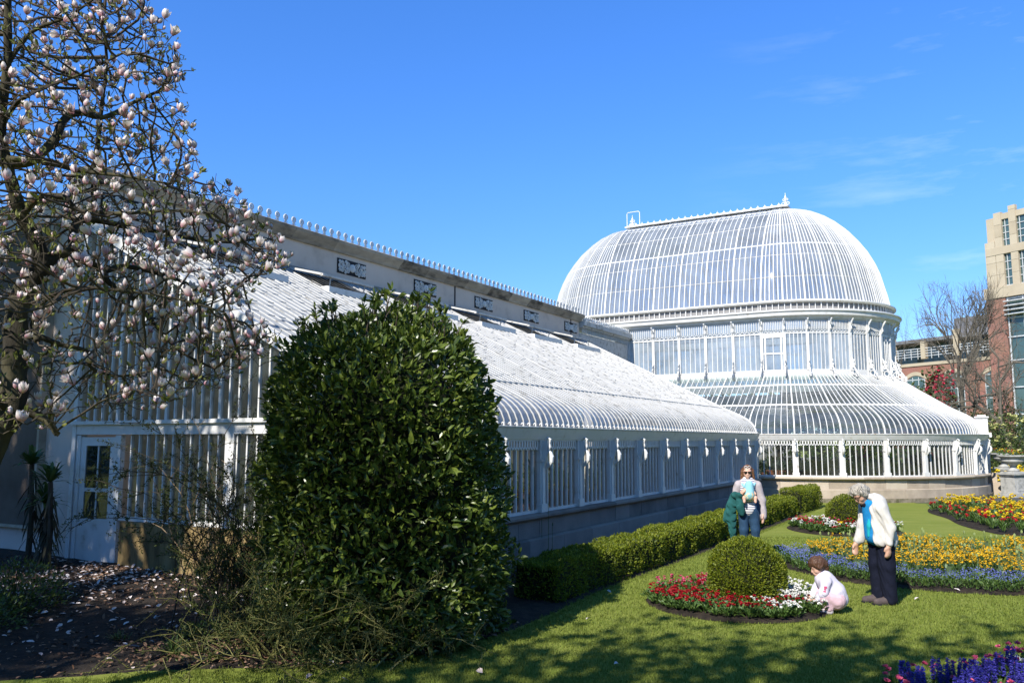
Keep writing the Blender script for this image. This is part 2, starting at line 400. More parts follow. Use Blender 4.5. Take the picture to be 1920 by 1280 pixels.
# ---- gutters
def gutter(fn, ds):
    mb = MB()
    psweep(mb, [fn(d) for d in ds], [(-0.05, 2.13), (0.09, 2.13), (0.10, 2.16), (0.11, 2.175), (0.14, 2.24), (0.17, 2.31), (0.155, 2.32), (0.08, 2.29), (-0.05, 2.29)], 0)
    psweep(mb, [fn(d) for d in ds], [(0.145, 2.322), (0.186, 2.318), (0.19, 2.34), (0.145, 2.345)], 1)
    mb.build('gutter', [M_WHITE, M_RUSTY], GH)
rw = MB(); rw.ubox(U1 - .05, 29.9, -7.62, -7.56, -.1, 2.3); rw.ubox(U1 - .06, U1 + .02, -7.6, VF - .05, -.1, 2.3); rw.build('return_wall', M_WHITE_OLD, GH)
gutter(wing, lin(-0.12, U1 - U0 + 0.1, 20)); gutter(apse, lin(-1.2, PI * RL, 90))

# ---- wing roof: curved eave then a straight slope
SEAM = (-8.0, 3.2); TOPR = (VB, 5.88)
curve = bez((VF + 0.06, 2.31), (VF + 0.05, 2.8), (-7.45, 2.93), SEAM, 10)
slope = [(SEAM[0] + (TOPR[0] - SEAM[0]) * i / 6, SEAM[1] + (TOPR[1] - SEAM[1]) * i / 6) for i in range(7)]
def prof_n(pr, i):
    a, b = pr[max(i - 1, 0)], pr[min(i + 1, len(pr) - 1)]
    dv, dz = b[0] - a[0], b[1] - a[1]; L = math.hypot(dv, dz); return (dz / L, -dv / L)
NB = nb * 7; DU = (U1 - U0) / NB
def wing_glass(pr, name, mat, rows):
    g = MB()
    for j in range(NB):
        ua, ub = U0 + DU * j + 0.008, U0 + DU * (j + 1) - 0.008
        for i in range(len(pr) - 1):
            (va, za), (vb, zb) = pr[i], pr[i + 1]
            g.poly([Wd(ua, va, za), Wd(ub, va, za), Wd(ub, vb, zb), Wd(ua, vb, zb)])
    return g.build(name, mat, GH)
rng = random.Random(7)
def wing_bars(pr, parent, lap=False):
    b = MB()
    for j in range(NB + 1):
        u = U0 + DU * j; main = j % 7 == 0
        nn = [prof_n(pr, i) for i in range(len(pr))]
        b.sweep([Wd(u, v, z) for v, z in pr], [Wd(0, n[0], n[1]) for n in nn], [(UX, UY, 0)] * len(pr), 0.04 if main else 0.026, 0.036 if main else 0.02, lift=0.008)
    if lap:                                                     # lapped pane edges
        for j in range(NB):
            ua, ub = U0 + DU * j, U0 + DU * (j + 1)
            t = rng.uniform(0.05, 0.12)
            while t < 0.97:
                v = SEAM[0] + (TOPR[0] - SEAM[0]) * t; z = SEAM[1] + (TOPR[1] - SEAM[1]) * t
                b.bar(Wd(ua + .02, v, z + 0.004), Wd(ub - .02, v, z + 0.004), 0.02, 0.012, mi=1)
                t += rng.uniform(0.085, 0.14)
    return b.build('glazing_bars', [M_ROOFBAR, M_WHITE_OLD], parent)
rs = wing_glass(slope, 'wing_roof', G_SLOPE, 12); wing_bars(slope, rs, True)
rc = wing_glass(curve, 'curved_eave', G_CURVE, 1); wing_bars(curve, rc)
sm = MB(); sm.bar(Wd(U0, SEAM[0], SEAM[1] + .012), Wd(U1, SEAM[0], SEAM[1] + .012), 0.03, 0.03); sm.build('seam_bar', M_WHITE_OLD, rs)
hk = MB()
for j in range(0, NB + 1):
    u = U0 + DU * j + DU * 0.5
    hk.tube([Wd(u, VF + 0.1, 2.31), Wd(u, VF + 0.11, 2.38), Wd(u, VF + 0.09, 2.4), Wd(u, VF + 0.06, 2.37)], 0.013, 5)
hk.build('glass_clip', M_WHITE, rc)
for uu, th in ((U0 - 0.05, 0.1), (U1 + 0.03, 0.09)):             # verge boards at both ends
    v = MB(); pr = curve + slope[1:]
    nn = [prof_n(pr, i) for i in range(len(pr))]
    v.sweep([Wd(uu, a, z) for a, z in pr], [Wd(0, n[0], n[1]) for n in nn], [(UX, UY, 0)] * len(pr), th, 0.17, lift=-0.03)
    v.build('verge_board', M_WHITE, GH)

# ---- opening roof lights under the back wall
for k in range(-1, 5):
    ua = 12.95 + 3.03 * k; ub = ua + 1.62
    if ua < U0: continue
    zr = lambda v: SEAM[1] + (TOPR[1] - SEAM[1]) * (v - SEAM[0]) / (TOPR[0] - SEAM[0])
    hv, lv = VB + 0.12, -12.2; lift = 0.30
    f = MB(); f.poly([Wd(ua, hv, zr(hv) + .05), Wd(ub, hv, zr(hv) + .05), Wd(ub, lv, zr(lv) + lift), Wd(ua, lv, zr(lv) + lift)])
    o = f.build('roof_light', G_SLOPE, GH)
    fb = MB()
    for i in range(9):
        u = ua + (ub - ua) * i / 8
        fb.bar(Wd(u, hv, zr(hv) + .06), Wd(u, lv, zr(lv) + lift + .012), 0.03 if 0 < i < 8 else 0.06, 0.045)
    fb.bar(Wd(ua - .03, lv, zr(lv) + lift), Wd(ub + .03, lv, zr(lv) + lift), 0.07, 0.05)
    for u in (ua + .25, ub - .25): fb.bar(Wd(u, lv, zr(lv) + lift), Wd(u, lv - .05, zr(lv) + .02), 0.02, 0.02)
    fb.build('sash_frame', M_WHITE_OLD, o)
    cb = MB(); cb.ubox(ua - .04, ub + .2, -12.02, -11.97, zr(-12.0), zr(-12.0) + 0.13); cb.ubox(ua - .04, ua + .02, hv, -12.02, zr(-12.1), zr(-12.1) + .09)
    cb.build('curb', M_WHITE, o)
    dk = MB(); dk.add([Wd(ua + .05, hv, zr(hv) + .012), Wd(ub - .05, hv, zr(hv) + .012), Wd(ub - .05, -12.1, zr(-12.1) + .012), Wd(ua + .05, -12.1, zr(-12.1) + .012)], [(0, 1, 2, 3)])
    dk.build('opening', M_DARK, o)

# ---- back wall with coping, pierced grilles and a row of cast palmettes
bw = MB(); bw.ubox(U0 + 0.0, U1 - 0.1, VB - 0.55, VB, -0.3, 6.56)
BW = bw.build('back_wall', M_RENDER, GH)
cp = MB(); rng = random.Random(5); u = U0 - 0.04
while u < U1 - 0.1:
    e = min(u + rng.uniform(0.9, 1.4), U1 - 0.05)
    o = rng.uniform(-.006, .006)
    P = [(VB - .6, 6.56), (VB + .06, 6.56), (VB + .1 + o, 6.62), (VB + .22 + o, 6.74), (VB + .24 + o, 6.8), (VB + .1, 6.86), (VB - .6, 6.9)]
    cp.prism([Wd(u, v, z) for v, z in P], Vector((UX, UY, 0)) * (e - u - .006)); u = e
cp.build('coping', M_COPING, BW)
def palm_mesh():
    m = MB()
    m.box(-0.012, 0.012, -0.035, 0.035, 0, 0.03)
    for s in (-1, 1): m.ring((0, s * 0.028, 0.055), (0, 1, 0), (0, 0, 1), 0.022, 0.009, 8, 4)
    m.box(-0.01, 0.01, -0.012, 0.012, 0.02, 0.11)
    m.ring((0, 0, 0.155), (0, 1, 0), (0, 0, 1), 0.06, 0.013, 12, 5)
    for a in range(0, 360, 60): m.bar((0, 0, .155), (0, .05 * math.cos(math.radians(a)), .155 + .05 * math.sin(math.radians(a))), .014, .014, (1, 0, 0))
    m.lathe((0, 0, 0.145), [(0.012, 0), (0.016, .01), (0.012, .02)], 6)
    return m
pm = palm_mesh(); pme = None; u = U0 + 0.1; n = 0
while u < U1 - 0.1 and n < 86:
    if pme is None:
        o = pm.build('palmette', M_WHITE, BW, world=False); pme = o
    else:
        o = pme.copy(); COL.objects.link(o)
    w = MW[BW.name].inverted() @ Vector(Wd(u, VB + 0.02, 6.862)); o.location = w; o.rotation_euler = (0, 0, 0)
    u += 0.2455; n += 1
rng = random.Random(11)
for k in range(7):
    uc = 9.05 + 3.027 * k
    b = MB(); b.ubox(uc - 0.52, uc + 0.52, VB + 0.001, VB + 0.012, 5.98 + .1, 6.44, 0)
    gr = b.build('vent_grille', M_DARK, BW)
    w = MB(); axu = Vector((UX, UY, 0)); az = Vector((0, 0, 1)); zc = 6.26
    w.ring(Wd(uc, VB + .03, zc), axu, az, 0.075, 0.03, 12, 5)
    w.lathe(Wd(uc, VB + .03, zc - .05), [(.05, 0), (.06, .05), (.05, .1)], 8)
    for s in (-1, 1):
        for (x, z, r, a0, a1) in ((.16, .05, .07, 0, 5), (.16, -.07, .06, 1, 6), (.27, .0, .075, 2, 7), (.36, .07, .06, 0, 5.2), (.36, -.08, .055, 1, 6), (.44, .0, .05, 3, 8), (.23, .11, .04, 0, 5), (.25, -.13, .035, 1, 6), (.45, .1, .035, 0, 5), (.45, -.1, .03, 0, 5)):
            w.ring(Wd(uc + s * x, VB + .03, zc + z), axu * s, az, r, 0.014, 9, 4, a0=a0, a1=a1)
            w.ring(Wd(uc + s * (x + .01), VB + .034, zc + z), axu * s, az, r * .45, 0.016, 7, 4)
    w.build('scrollwork', M_WHITE, gr)
pr_ = MB(); pr_.ubox(19.56, 19.6, VB + .001, VB + .02, 5.9, 6.56); pr_.ubox(27.2, 27.24, VB + .001, VB + .02, 5.9, 6.56)
pr_.build('wall_seam', M_DARK, BW)
fl = MB(); fl.ubox(U0, U1, VB + .0015, VB + .035, 5.86, 5.97); fl.build('flashing', M_GREYWOOD, BW)
# white link between the back wall and the drum, with scroll railing
lk = MB(); lk.ubox(U1 - 0.05, 32.9, VB - .6, VB, 4.6, 6.15); lk.ubox(U1 - .04, 32.9, VB - .6, VB + .2, 6.42, 6.6); lk.ubox(U1 - .04, 32.9, VB - .6, VB + .12, 6.35, 6.42)
LK = lk.build('link_wall', M_WHITE_OLD, GH)
sc = MB(); u = U1 + .1
while u < 32.6:
    for dz in (6.2, 6.29): sc.ring(Wd(u, VB + .06, dz), (UX, UY, 0), (0, 0, 1), 0.045, 0.015, 8, 4)
    sc.ring(Wd(u + .06, VB + .1, 6.72), (UX, UY, 0), (0, 0, 1), 0.07, 0.018, 9, 4); sc.bar(Wd(u + .06, VB + .1, 6.6), Wd(u + .06, VB + .1, 6.68), .03, .03, (1, 0, 0))
    u += 0.17
sc.build('scroll_railing', M_WHITE, LK)

# ---- near end wall of the wing (faces the camera)
def zroof(v):
    pr = curve + slope[1:]
    for (a, za), (b, zb) in zip(pr, pr[1:]):
        if b <= v <= a: return za + (zb - za) * (v - a) / (b - a)
    return pr[-1][1] if v < pr[-1][0] else pr[0][1]
ew = MB(); gl = MB(); v = VB + 0.1; i = 0
while v < VF - 0.25:
    zt = zroof(v) - 0.1; zt2 = zroof(min(v + .2, VF - .08)) - .1
    main = i % 6 == 5
    if i > 0:
        ew.ubox(U0 - .035, U0 + .02, v - (.028 if main else .014), v + (.028 if main else .014), 2.42, zt)
        if not (VB + .1 < v < -11.95): ew.ubox(U0 - .035, U0 + .02, v - .014, v + .014, 0.9, 2.2)
    gl.poly([Wd(U0, v, 2.3), Wd(U0, v + .2, 2.3), Wd(U0, v + .2, zt2), Wd(U0, v, zt)])
    if not (VB + .1 < v < -12.0): gl.poly([Wd(U0, v, .88), Wd(U0, v + .2, .88), Wd(U0, v + .2, 2.3), Wd(U0, v, 2.3)])
    v += 0.2; i += 1
ew.ubox(U0 - .07, U0 + .03, VB, VF - .06, 2.2, 2.36); ew.ubox(U0 - .12, U0 + .03, VB, VF - .06, 2.36, 2.42)
ew.ubox(U0 - .08, U0 + .05, VB, VB + .1, .1, 5.75)
for vv, w in ((-9.52, .09), (VF - .1, .09)): ew.ubox(U0 - .07, U0 + .04, vv - w, vv + w, .86, 2.2)
ew.ubox(U0 - .05, U0 + .03, -12.02, VF - .06, .86, .92)
EW = ew.build('end_wall_frame', M_WHITE, GH); gl.build('pane', G_END, EW)
d = MB()                                            # glazed door
d.ubox(U0 - .06, U0 + .02, VB + .12, VB + .22, .12, 2.19); d.ubox(U0 - .06, U0 + .02, -12.16, -12.02, .12, 2.19)
for a, b in ((VB + .22, VB + .36), (-12.3, -12.16)): d.ubox(U0 - .045, U0 + .005, a, b, .16, 2.16)
for z0, z1 in ((.16, .86), (1.28, 1.34), (2.02, 2.16)): d.ubox(U0 - .045, U0 + .005, VB + .36, -12.3, z0, z1)
d.ubox(U0 - .04, U0, (VB - 11.94) / 2 - .015, (VB - 11.94) / 2 + .015, .86, 2.02)
for z in lin(.86, 2.02, 12)[1:-1]: d.ubox(U0 - .014, U0 - .008, VB + .36, -12.3, z - .004, z + .004)
for vv in lin(VB + .36, -12.3, 9)[1:-1]: d.ubox(U0 - .022, U0 - .016, vv - .004, vv + .004, .86, 2.02)
DR = d.build('door', M_WHITE, GH)
dg = MB(); dg.ubox(U0 - .03, U0 - .024, VB + .36, -12.3, .86, 2.02); dg.build('pane', G_END, DR)
pl = MB(); rng = random.Random(9); v = -12.02
for v0, v1 in ((-11.8, -10.45), (-10.45, -9.0), (-9.0, -7.6), (-7.6, VF)):
    pl.ubox(U0 - .16, U0 + .1, v0 + .004, v1 - .004, -.1, .855)
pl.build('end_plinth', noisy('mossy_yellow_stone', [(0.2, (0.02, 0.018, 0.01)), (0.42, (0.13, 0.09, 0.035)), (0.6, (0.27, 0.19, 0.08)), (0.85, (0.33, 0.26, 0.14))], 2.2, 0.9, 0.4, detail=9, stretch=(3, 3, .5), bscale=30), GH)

# ---- lower roof of the domed hall
ap = bez((RL + 0.02, 2.33), (RL + 0.0, 2.93), (6.75, 3.1), (6.25, 3.4), 8) + [(5.65, 3.8), (5.05, 4.2), (RD + .12, 4.62)]
SBAR = SA / 7
def apse_ang(d): return stad(RL, d)
def rad(p, r): return (p[0] + p[2] * (r - RL), p[1] + p[3] * (r - RL))
dbars = []
d = PH + SA * -4
while d < PI * RL + 1.5: dbars.append(d); d += SBAR
g = MB()
for da, db in zip(dbars, dbars[1:]):
    pa, pb = apse_ang(da), apse_ang(db)
    for (r0, z0), (r1, z1) in zip(ap, ap[1:]):
        g.poly([(*Wd(*rad(pa, r0))[:2], z0), (*Wd(*rad(pb, r0))[:2], z0), (*Wd(*rad(pb, r1))[:2], z1), (*Wd(*rad(pa, r1))[:2], z1)])
AR = g.build('apse_roof', G_APSE, GH)
b = MB()
nn = []
for i in range(len(ap)):
    a_, c_ = ap[max(i - 1, 0)], ap[min(i + 1, len(ap) - 1)]; dr, dz = c_[0] - a_[0], c_[1] - a_[1]; L = math.hypot(dr, dz); nn.append((dz / L, -dr / L))
for j, dd in enumerate(dbars):
    p = apse_ang(dd); main = j % 7 == 0
    b.sweep([(*Wd(*rad(p, r))[:2], z) for r, z in ap], [Vector(Wd(p[2] * n[0], p[3] * n[0], n[1])) for n in nn], [tan(p)] * len(ap), 0.045 if main else 0.022, 0.05 if main else 0.03, lift=.012)
for k, w in ((8, .04), (10, .03)):
    r, z = ap[k]; psweep(b, [apse_ang(x) for x in lin(dbars[0], dbars[-1], 110)], [(r - RL - w, z - .02), (r - RL + w, z - .02), (r - RL + w * .5, z + .03), (r - RL - w, z + .03)])
b.build('glazing_bars', M_WHITE, AR)

# ---- drum
nst = 6; SST = (VC - VC2) / nst; NAR = 16; SAR = PI * RD / NAR
dposts = [SAR * k for k in range(NAR + 1)]
per = 2 * PI * RD + 2 * (VC - VC2)
near = [per - SST * k for k in range(nst, 0, -1)] + dposts           # near straight side then the round end
allp = near + [PI * RD + SST * k for k in range(1, nst + 1)] + [PI * RD + (VC - VC2) + SAR * k for k in range(1, NAR)]
allp = sorted(set(round(x % per, 5) for x in allp))
def drum_bay(d0, d1, door=False):
    mb = MB(); K = 4; ps = [drum(x) for x in lin(d0, d1, K)]
    psweep(mb, ps, rect(-.03, .04, 4.45, 4.84)); psweep(mb, ps, rect(-.03, .03, 6.24, 6.29)); psweep(mb, ps, rect(-.03, .03, 6.74, 6.8))
    if door:
        for z0, z1 in ((5.45, 5.51), (6.1, 6.24)): psweep(mb, ps, rect(-.03, .03, z0, z1))
        for t in (.1, .5, .9):
            p = drum(d0 + (d1 - d0) * t); mb.obox(at(p, 0, 5.5), tan(p) * (.03 if t != .5 else .012), nor(p) * .028, (0, 0, .7))
    else:
        for i in range(1, 5):
            p = drum(d0 + (d1 - d0) * i / 5); mb.obox(at(p, 0, 5.53), tan(p) * .014, nor(p) * .025, (0, 0, .71))
    w = mb.build('window', M_WHITE, GH)
    g = MB()
    for i in range(5):
        a, c = drum(d0 + (d1 - d0) * i / 5), drum(d0 + (d1 - d0) * (i + 1) / 5)
        g.poly([at(a, 0, 4.8), at(c, 0, 4.8), at(c, 0, 6.78), at(a, 0, 6.78)])
    g.build('pane', G_DRUM, w)
    f = MB(); st = (d1 - d0 - .1) / 5
    for i in range(5):
        c = d0 + .05 + st * (i + .5); p = drum(c)
        f.ring(at(p, .03, 6.29), tan(p), (0, 0, 1), st * .44, .014, 7, 4, a0=0, a1=PI)
    for i in range(11):
        p = drum(d0 + .05 + (d1 - d0 - .1) * i / 10); f.obox(at(p, .03, 6.58), tan(p) * .011, nor(p) * .012, (0, 0, .19))
        f.ring(at(p, .03, 6.77), tan(p), (0, 0, 1), .03, .009, 6, 3)
    f.build('frieze', M_WHITE, w)
vis = set()
for a, c in zip(allp, allp[1:] + [allp[0] + per]):
    drum_bay(a + .05, c - .05, door=abs(a) < 1e-3)
for d in allp:
    p = drum(d); mb = MB()
    mb.obox(at(p, .02, 5.65), tan(p) * .055, nor(p) * .055, (0, 0, 1.2))
    mb.obox(at(p, .03, 4.9), tan(p) * .065, nor(p) * .07, (0, 0, .1))
    o = mb.build('drum_post', M_WHITE, GH)
    m = MB(); m.tube([at(p, oo, z) for oo, z in ((.07, 6.3), (.13, 6.42), (.12, 6.55), (.18, 6.68), (.28, 6.8))], [.02, .045, .03, .045, .03], 6); m.build('bracket', M_WHITE, o)
    s = MB(); n_, z_ = nor(p), Vector((0, 0, 1))
    for (oo, z, r) in ((.17, 4.72, .10), (.13, 4.98, .075), (.12, 5.16, .05), (.32, 4.62, .075)): s.ring(at(p, oo + .04, z), n_, z_, r, .024, 10, 5)
    s.tube([at(p, oo, z) for oo, z in ((.06, 5.35), (.12, 5.2), (.16, 5.0), (.3, 4.8), (.45, 4.55))], [.015, .025, .03, .03, .02], 5)
    s.build('foot_scroll', M_WHITE, o)
ring = [drum(x) for x in np.arange(0, per, 0.28)]
m = MB(); psweep(m, ring, [(-.1, 6.8), (.1, 6.8), (.13, 6.86), (.28, 6.93), (.3, 7.05), (.36, 7.09), (.36, 7.13), (.3, 7.16), (-.1, 7.16)], closed=True); m.build('cornice', M_WHITE, GH)
m = MB(); psweep(m, ring, rect(-.1, -.02, 7.1, 7.5), closed=True); LT = m.build('lattice_band', M_GREYWOOD, GH)
m = MB(); x = 0.0
while x < per:
    p = drum(x); big = int(round(x / .2275)) % 5 == 0
    m.obox(at(p, .03, 7.3), tan(p) * (.02 if big else .013), nor(p) * .02, (0, 0, .17)); x += .2275
m.build('slats', M_WHITE, LT)
m = MB(); psweep(m, ring, [(-.1, 7.46), (.1, 7.46), (.17, 7.5), (.17, 7.54), (.06, 7.58), (-.1, 7.58)], closed=True); m.build('dome_ring', M_WHITE, GH)

# ---- dome
DP = [(4.27, 7.56), (4.24, 7.75), (4.17, 8.1), (4.05, 8.57), (3.93, 9.05), (3.75, 9.52), (3.5, 10.02), (3.18, 10.5), (2.8, 10.98), (2.35, 11.4), (1.93, 11.71), (1.5, 11.94), (.95, 12.12), (.4, 12.2)]
NP = 80; NS = 30
dd = [PI * RD * k / NP for k in range(NP)] + [PI * RD + (VC - VC2) * k / NS for k in range(NS)]
dd += [x + PI * RD + (VC - VC2) for x in dd]
def dp(d, r, z):
    p = drum(d); return (*Wd(p[0] + p[2] * (r - RD), p[1] + p[3] * (r - RD))[:2], z)
g = MB(); n = len(dd); K = len(DP)
for d in dd:
    for r, z in DP: g.v.append(dp(d, r, z))
for i in range(n):
    j = (i + 1) % n
    for k in range(K - 1): g.f.append([i * K + k, j * K + k, j * K + k + 1, i * K + k + 1]); g.m.append(0)
DM = g.build('dome', G_DOME, GH, smooth=True)
b = MB(); dn = []
for i in range(K):
    a_, c_ = DP[max(i - 1, 0)], DP[min(i + 1, K - 1)]; dr, dz = c_[0] - a_[0], c_[1] - a_[1]; L = math.hypot(dr, dz); dn.append((dz / L, -dr / L))
for i, d in enumerate(dd):
    main = (i % 110) % 5 == 0; p = drum(d); cut = K if (main or i % 110 >= 80) else K - 1
    b.sweep([dp(d, r, z) for r, z in DP[:cut]], [Vector(Wd(p[2] * q[0], p[3] * q[0], q[1])) for q in dn[:cut]], [tan(p)] * cut, .06 if main else .028, .06 if main else .035, lift=.012)
b.build('rib', M_WHITE, DM)
b = MB()
for k, w, mi in ((3, .006, 1), (5, .006, 1), (6, .025, 0), (8, .006, 1), (10, .006, 1), (11, .022, 0)):
    r, z = DP[k]; psweep(b, [drum(x) for x in dd], [(r - RD - .012, z - w), (r - RD + .008, z - w * 1.2), (r - RD + .008, z + w), (r - RD - .012, z + w)], mi, closed=True)
b.build('purlin', [M_WHITE, M_RUSTY], DM)

# ---- ridge lantern with cresting, finials and hoop
va, vb = VC2 - .45, VC + .3
m = MB(); m.ubox(UC - .3, UC + .3, va, vb, 12.14, 12.24); m.ubox(UC - .42, UC + .42, va - .12, vb + .12, 12.4, 12.46); m.ubox(UC - .34, UC + .34, va - .06, vb + .06, 12.46, 12.5)
LN = m.build('lantern', M_WHITE, GH)
m = MB(); m.ubox(UC - .2, UC + .2, va + .1, vb - .1, 12.24, 12.4); m.build('lantern_opening', M_DARK, LN)
m = MB(); x = va + .05; i = 0
while x < vb:
    sec = int((x - va) / 1.05) % 3
    for s in (-1, 1):
        if sec != 1:
            m.ring(Wd(UC + s * .27, x, 12.32), (VX, VY, 0), (0, 0, 1), .06, .016, 8, 4); m.ring(Wd(UC + s * .27, x + .075, 12.3), (VX, VY, 0), (0, 0, 1), .04, .014, 7, 4)
        if i % 14 == 0: m.ubox(UC + s * .27 - .04, UC + s * .27 + .04, x - .04, x + .04, 12.2, 12.42)
    x += .15; i += 1
m.build('lattice', M_WHITE, LN)
m = MB(); x = va; m.ubox(UC - .02, UC + .02, va, vb, 12.5, 12.54)
while x < vb + .01:
    m.prism([Wd(UC - .02, x + a, 12.52 + z) for a, z in ((-.1, 0), (.1, 0), (.05, .06), (.06, .1), (.015, .12), (0, .2), (-.015, .12), (-.06, .1), (-.05, .06))], Vector((UX, UY, 0)) * .04); x += .31
m.build('cresting', M_WHITE, LN)
for v in (va + .12, vb - .05):
    m = MB(); c = Wd(UC, v, 12.5)
    m.lathe(c, [(.1, 0), (.06, .05), (.035, .1), (.04, .2), (.07, .26), (.03, .31), (.06, .38), (.035, .44), (.012, .52), (.016, .56), (.004, .62)], 8)
    for s in (-1, 1):
        m.ring(Vector(c) + Vector((VX, VY, 0)) * s * .1 + Vector((0, 0, .12)), (VX, VY, 0), (0, 0, 1), .065, .022, 9, 5)
        m.ring(Vector(c) + Vector((VX, VY, 0)) * s * .07 + Vector((0, 0, .3)), (VX, VY, 0), (0, 0, 1), .045, .02, 9, 5)
    m.build('finial', M_WHITE, LN)
m = MB(); P = [Wd(UC, va - .16, 12.45), Wd(UC, va - .16, 13.2), Wd(UC, va - .1, 13.26), Wd(UC, va + .44, 13.26), Wd(UC, va + .5, 13.2), Wd(UC, va + .5, 12.5)]
m.tube(P, .022, 6); m.build('hoop', M_WHITE, LN)

m = MB(); m.ubox(UC - RL + .2, UC + RL, VB - .8, VB - .3, -.1, 4.5); m.build('hall_rear_wall', M_RENDER, GH)
m = MB(); m.ubox(UC + RL - .2, UC + RL, VB - .8, VC - 1.4, -.1, 4.5); m.build('far_wing_end', M_WHITE_OLD, GH)
# ---- entrance porch at the far side of the round end
m = MB(); m.ubox(UC + .55, UC + .85, VC + RL - .25, VC + RL + .15, SILL, 3.0); m.ubox(UC + 2.4, UC + 2.7, VC + RL - .4, VC + RL + .15, SILL, 3.0)
m.ubox(UC + .5, UC + .9, VC + RL - .3, VC + RL + .2, 3.0, 3.06); m.ubox(UC + .58, UC + .82, VC + RL - .2, VC + RL + .1, 3.06, 3.12)
m.ubox(UC + .85, UC + 2.4, VC + RL - .1, VC + RL + .02, 2.35, 2.85)
m.ubox(UC + .45, UC + 2.8, VC + RL - .3, VC + RL + .26, 2.24, 2.42)
PC = m.build('entrance_porch', M_WHITE, GH)
m = MB(); m.ubox(UC + .4, UC + 1.0, VC + RL, VC + RL + .45, -.1, .5); m.ubox(UC + .45, UC + .95, VC + RL, VC + RL + .35, .5, .86); m.build('porch_plinth', M_STONE, PC)
# ---- farther wing, seen only past the round end
m = MB(); m.ubox(UC + RL + .1, 66, VB, VF, -.1, .85); m.build('far_wing_plinth', M_STONE_W, GH)
# ================================================================ GROUND
def gp(px, py, z=0.0):
    """point on height z seen at photo pixel (px, py)"""
    cx, cy = px - 960.0, -(py - 640.0); cp, sp = math.cos(PITCH), math.sin(PITCH)
    r = Vector((cx, 1545 * cp - cy * sp, 1545 * sp + cy * cp)); t = (z - EYE) / r.z
    return Vector((r.x * t, r.y * t, z))
def pt_at(px, py, Y):
    """point at distance Y ahead seen at photo pixel (px, py)"""
    cx, cy = px - 960.0, -(py - 640.0); cp, sp = math.cos(PITCH), math.sin(PITCH)
    r = Vector((cx, 1545 * cp - cy * sp, 1545 * sp + cy * cp)); t = Y / r.y
    return Vector((r.x * t, Y, EYE + r.z * t))
def catmull(P, n, closed=False):
    P = [Vector(p) for p in P]; K = len(P); out = []
    for i in range(K if closed else K - 1):
        g = (lambda j: P[j % K]) if closed else (lambda j: P[min(max(j, 0), K - 1)])
        a, b, c, d = g(i - 1), g(i), g(i + 1), g(i + 2)
        for k in range(n):
            t = k / n
            out.append(0.5 * ((2 * b) + (c - a) * t + (2 * a - 5 * b + 4 * c - d) * t * t + (3 * b - a - 3 * c + d) * t ** 3))
    if not closed: out.append(P[-1])
    return out
def inside(x, y, poly):
    x = np.asarray(x); y = np.asarray(y); c = np.zeros(x.shape, bool); n = len(poly); j = n - 1
    for i in range(n):
        xi, yi, xj, yj = poly[i][0], poly[i][1], poly[j][0], poly[j][1]
        c ^= ((yi > y) != (yj > y)) & (x < (xj - xi) * (y - yi) / (yj - yi + 1e-12) + xi); j = i
    return c
def lawn_mat():
    m, t = new_mat('mown_lawn'); L = t.links.new
    co = coords(t)
    n1 = N(t, 'ShaderNodeTexNoise', i_Scale=0.55, i_Detail=6, i_Roughness=.65); L(co, n1.inputs[0])
    n2 = N(t, 'ShaderNodeTexNoise', i_Scale=14, i_Detail=8, i_Roughness=.7); L(co, n2.inputs[0])
    st = N(t, 'ShaderNodeTexNoise', i_Scale=2.2, i_Detail=4); L(coords(t, (.25, 2.2, 1), rot=(0, 0, .12)), st.inputs[0])
    a = N(t, 'ShaderNodeMath', operation='MULTIPLY'); a.inputs[1].default_value = .45; L(n1.outputs[0], a.inputs[0])
    b = N(t, 'ShaderNodeMath', operation='MULTIPLY_ADD'); b.inputs[1].default_value = .25; L(n2.outputs[0], b.inputs[0]); L(a.outputs[0], b.inputs[2])
    c = N(t, 'ShaderNodeMath', operation='MULTIPLY_ADD'); c.inputs[1].default_value = .3; L(st.outputs[0], c.inputs[0]); L(b.outputs[0], c.inputs[2])
    r = ramp(t, [(.32, (.11, .145, .02)), (.46, (.165, .2, .032)), (.58, (.215, .235, .048)), (.7, (.28, .265, .08))]); L(c.outputs[0], r.inputs[0])
    p = N(t, 'ShaderNodeBsdfPrincipled'); p.inputs['Roughness'].default_value = .9; p.inputs['Specular IOR Level'].default_value = .15
    L(r.outputs[0], p.inputs['Base Color'])
    bn = N(t, 'ShaderNodeTexNoise', i_Scale=70, i_Detail=5); L(co, bn.inputs[0])
    bp = N(t, 'ShaderNodeBump', i_Strength=.7, i_Distance=.02); L(bn.outputs[0], bp.inputs['Height']); L(bp.outputs[0], p.inputs['Normal'])
    o = N(t, 'ShaderNodeOutputMaterial'); L(p.outputs[0], o.inputs[0]); return m
M_LAWN = lawn_mat()
M_SOIL = noisy('dark_bed_soil', [(.3, (.006, .0045, .003)), (.5, (.02, .0145, .01)), (.7, (.042, .03, .02))], 9, .95, 1.0, detail=10, bscale=35)
gnd = MB(); gnd.poly([(-700, -300, 0), (1100, -300, 0), (1100, 1500, 0), (-700, 1500, 0)])
prop(gnd.build('lawn', M_LAWN), 'mown green lawn in front of the glasshouse', 'lawn', kind='structure')
M_GRASS = noisy('grass_blade', [(0.1, (.1, .135, .018)), (.5, (.165, .21, .032)), (.85, (.23, .26, .05)), (1, (.31, .29, .1))], .6, .7, island=.7, trans=.25, spec=.2)

def add_sheet(name, poly, z, mat, label, cat):
    b = MB(); b.poly([(p[0], p[1], z) for p in poly]); return prop(b.build(name, mat), label, cat, kind='structure')
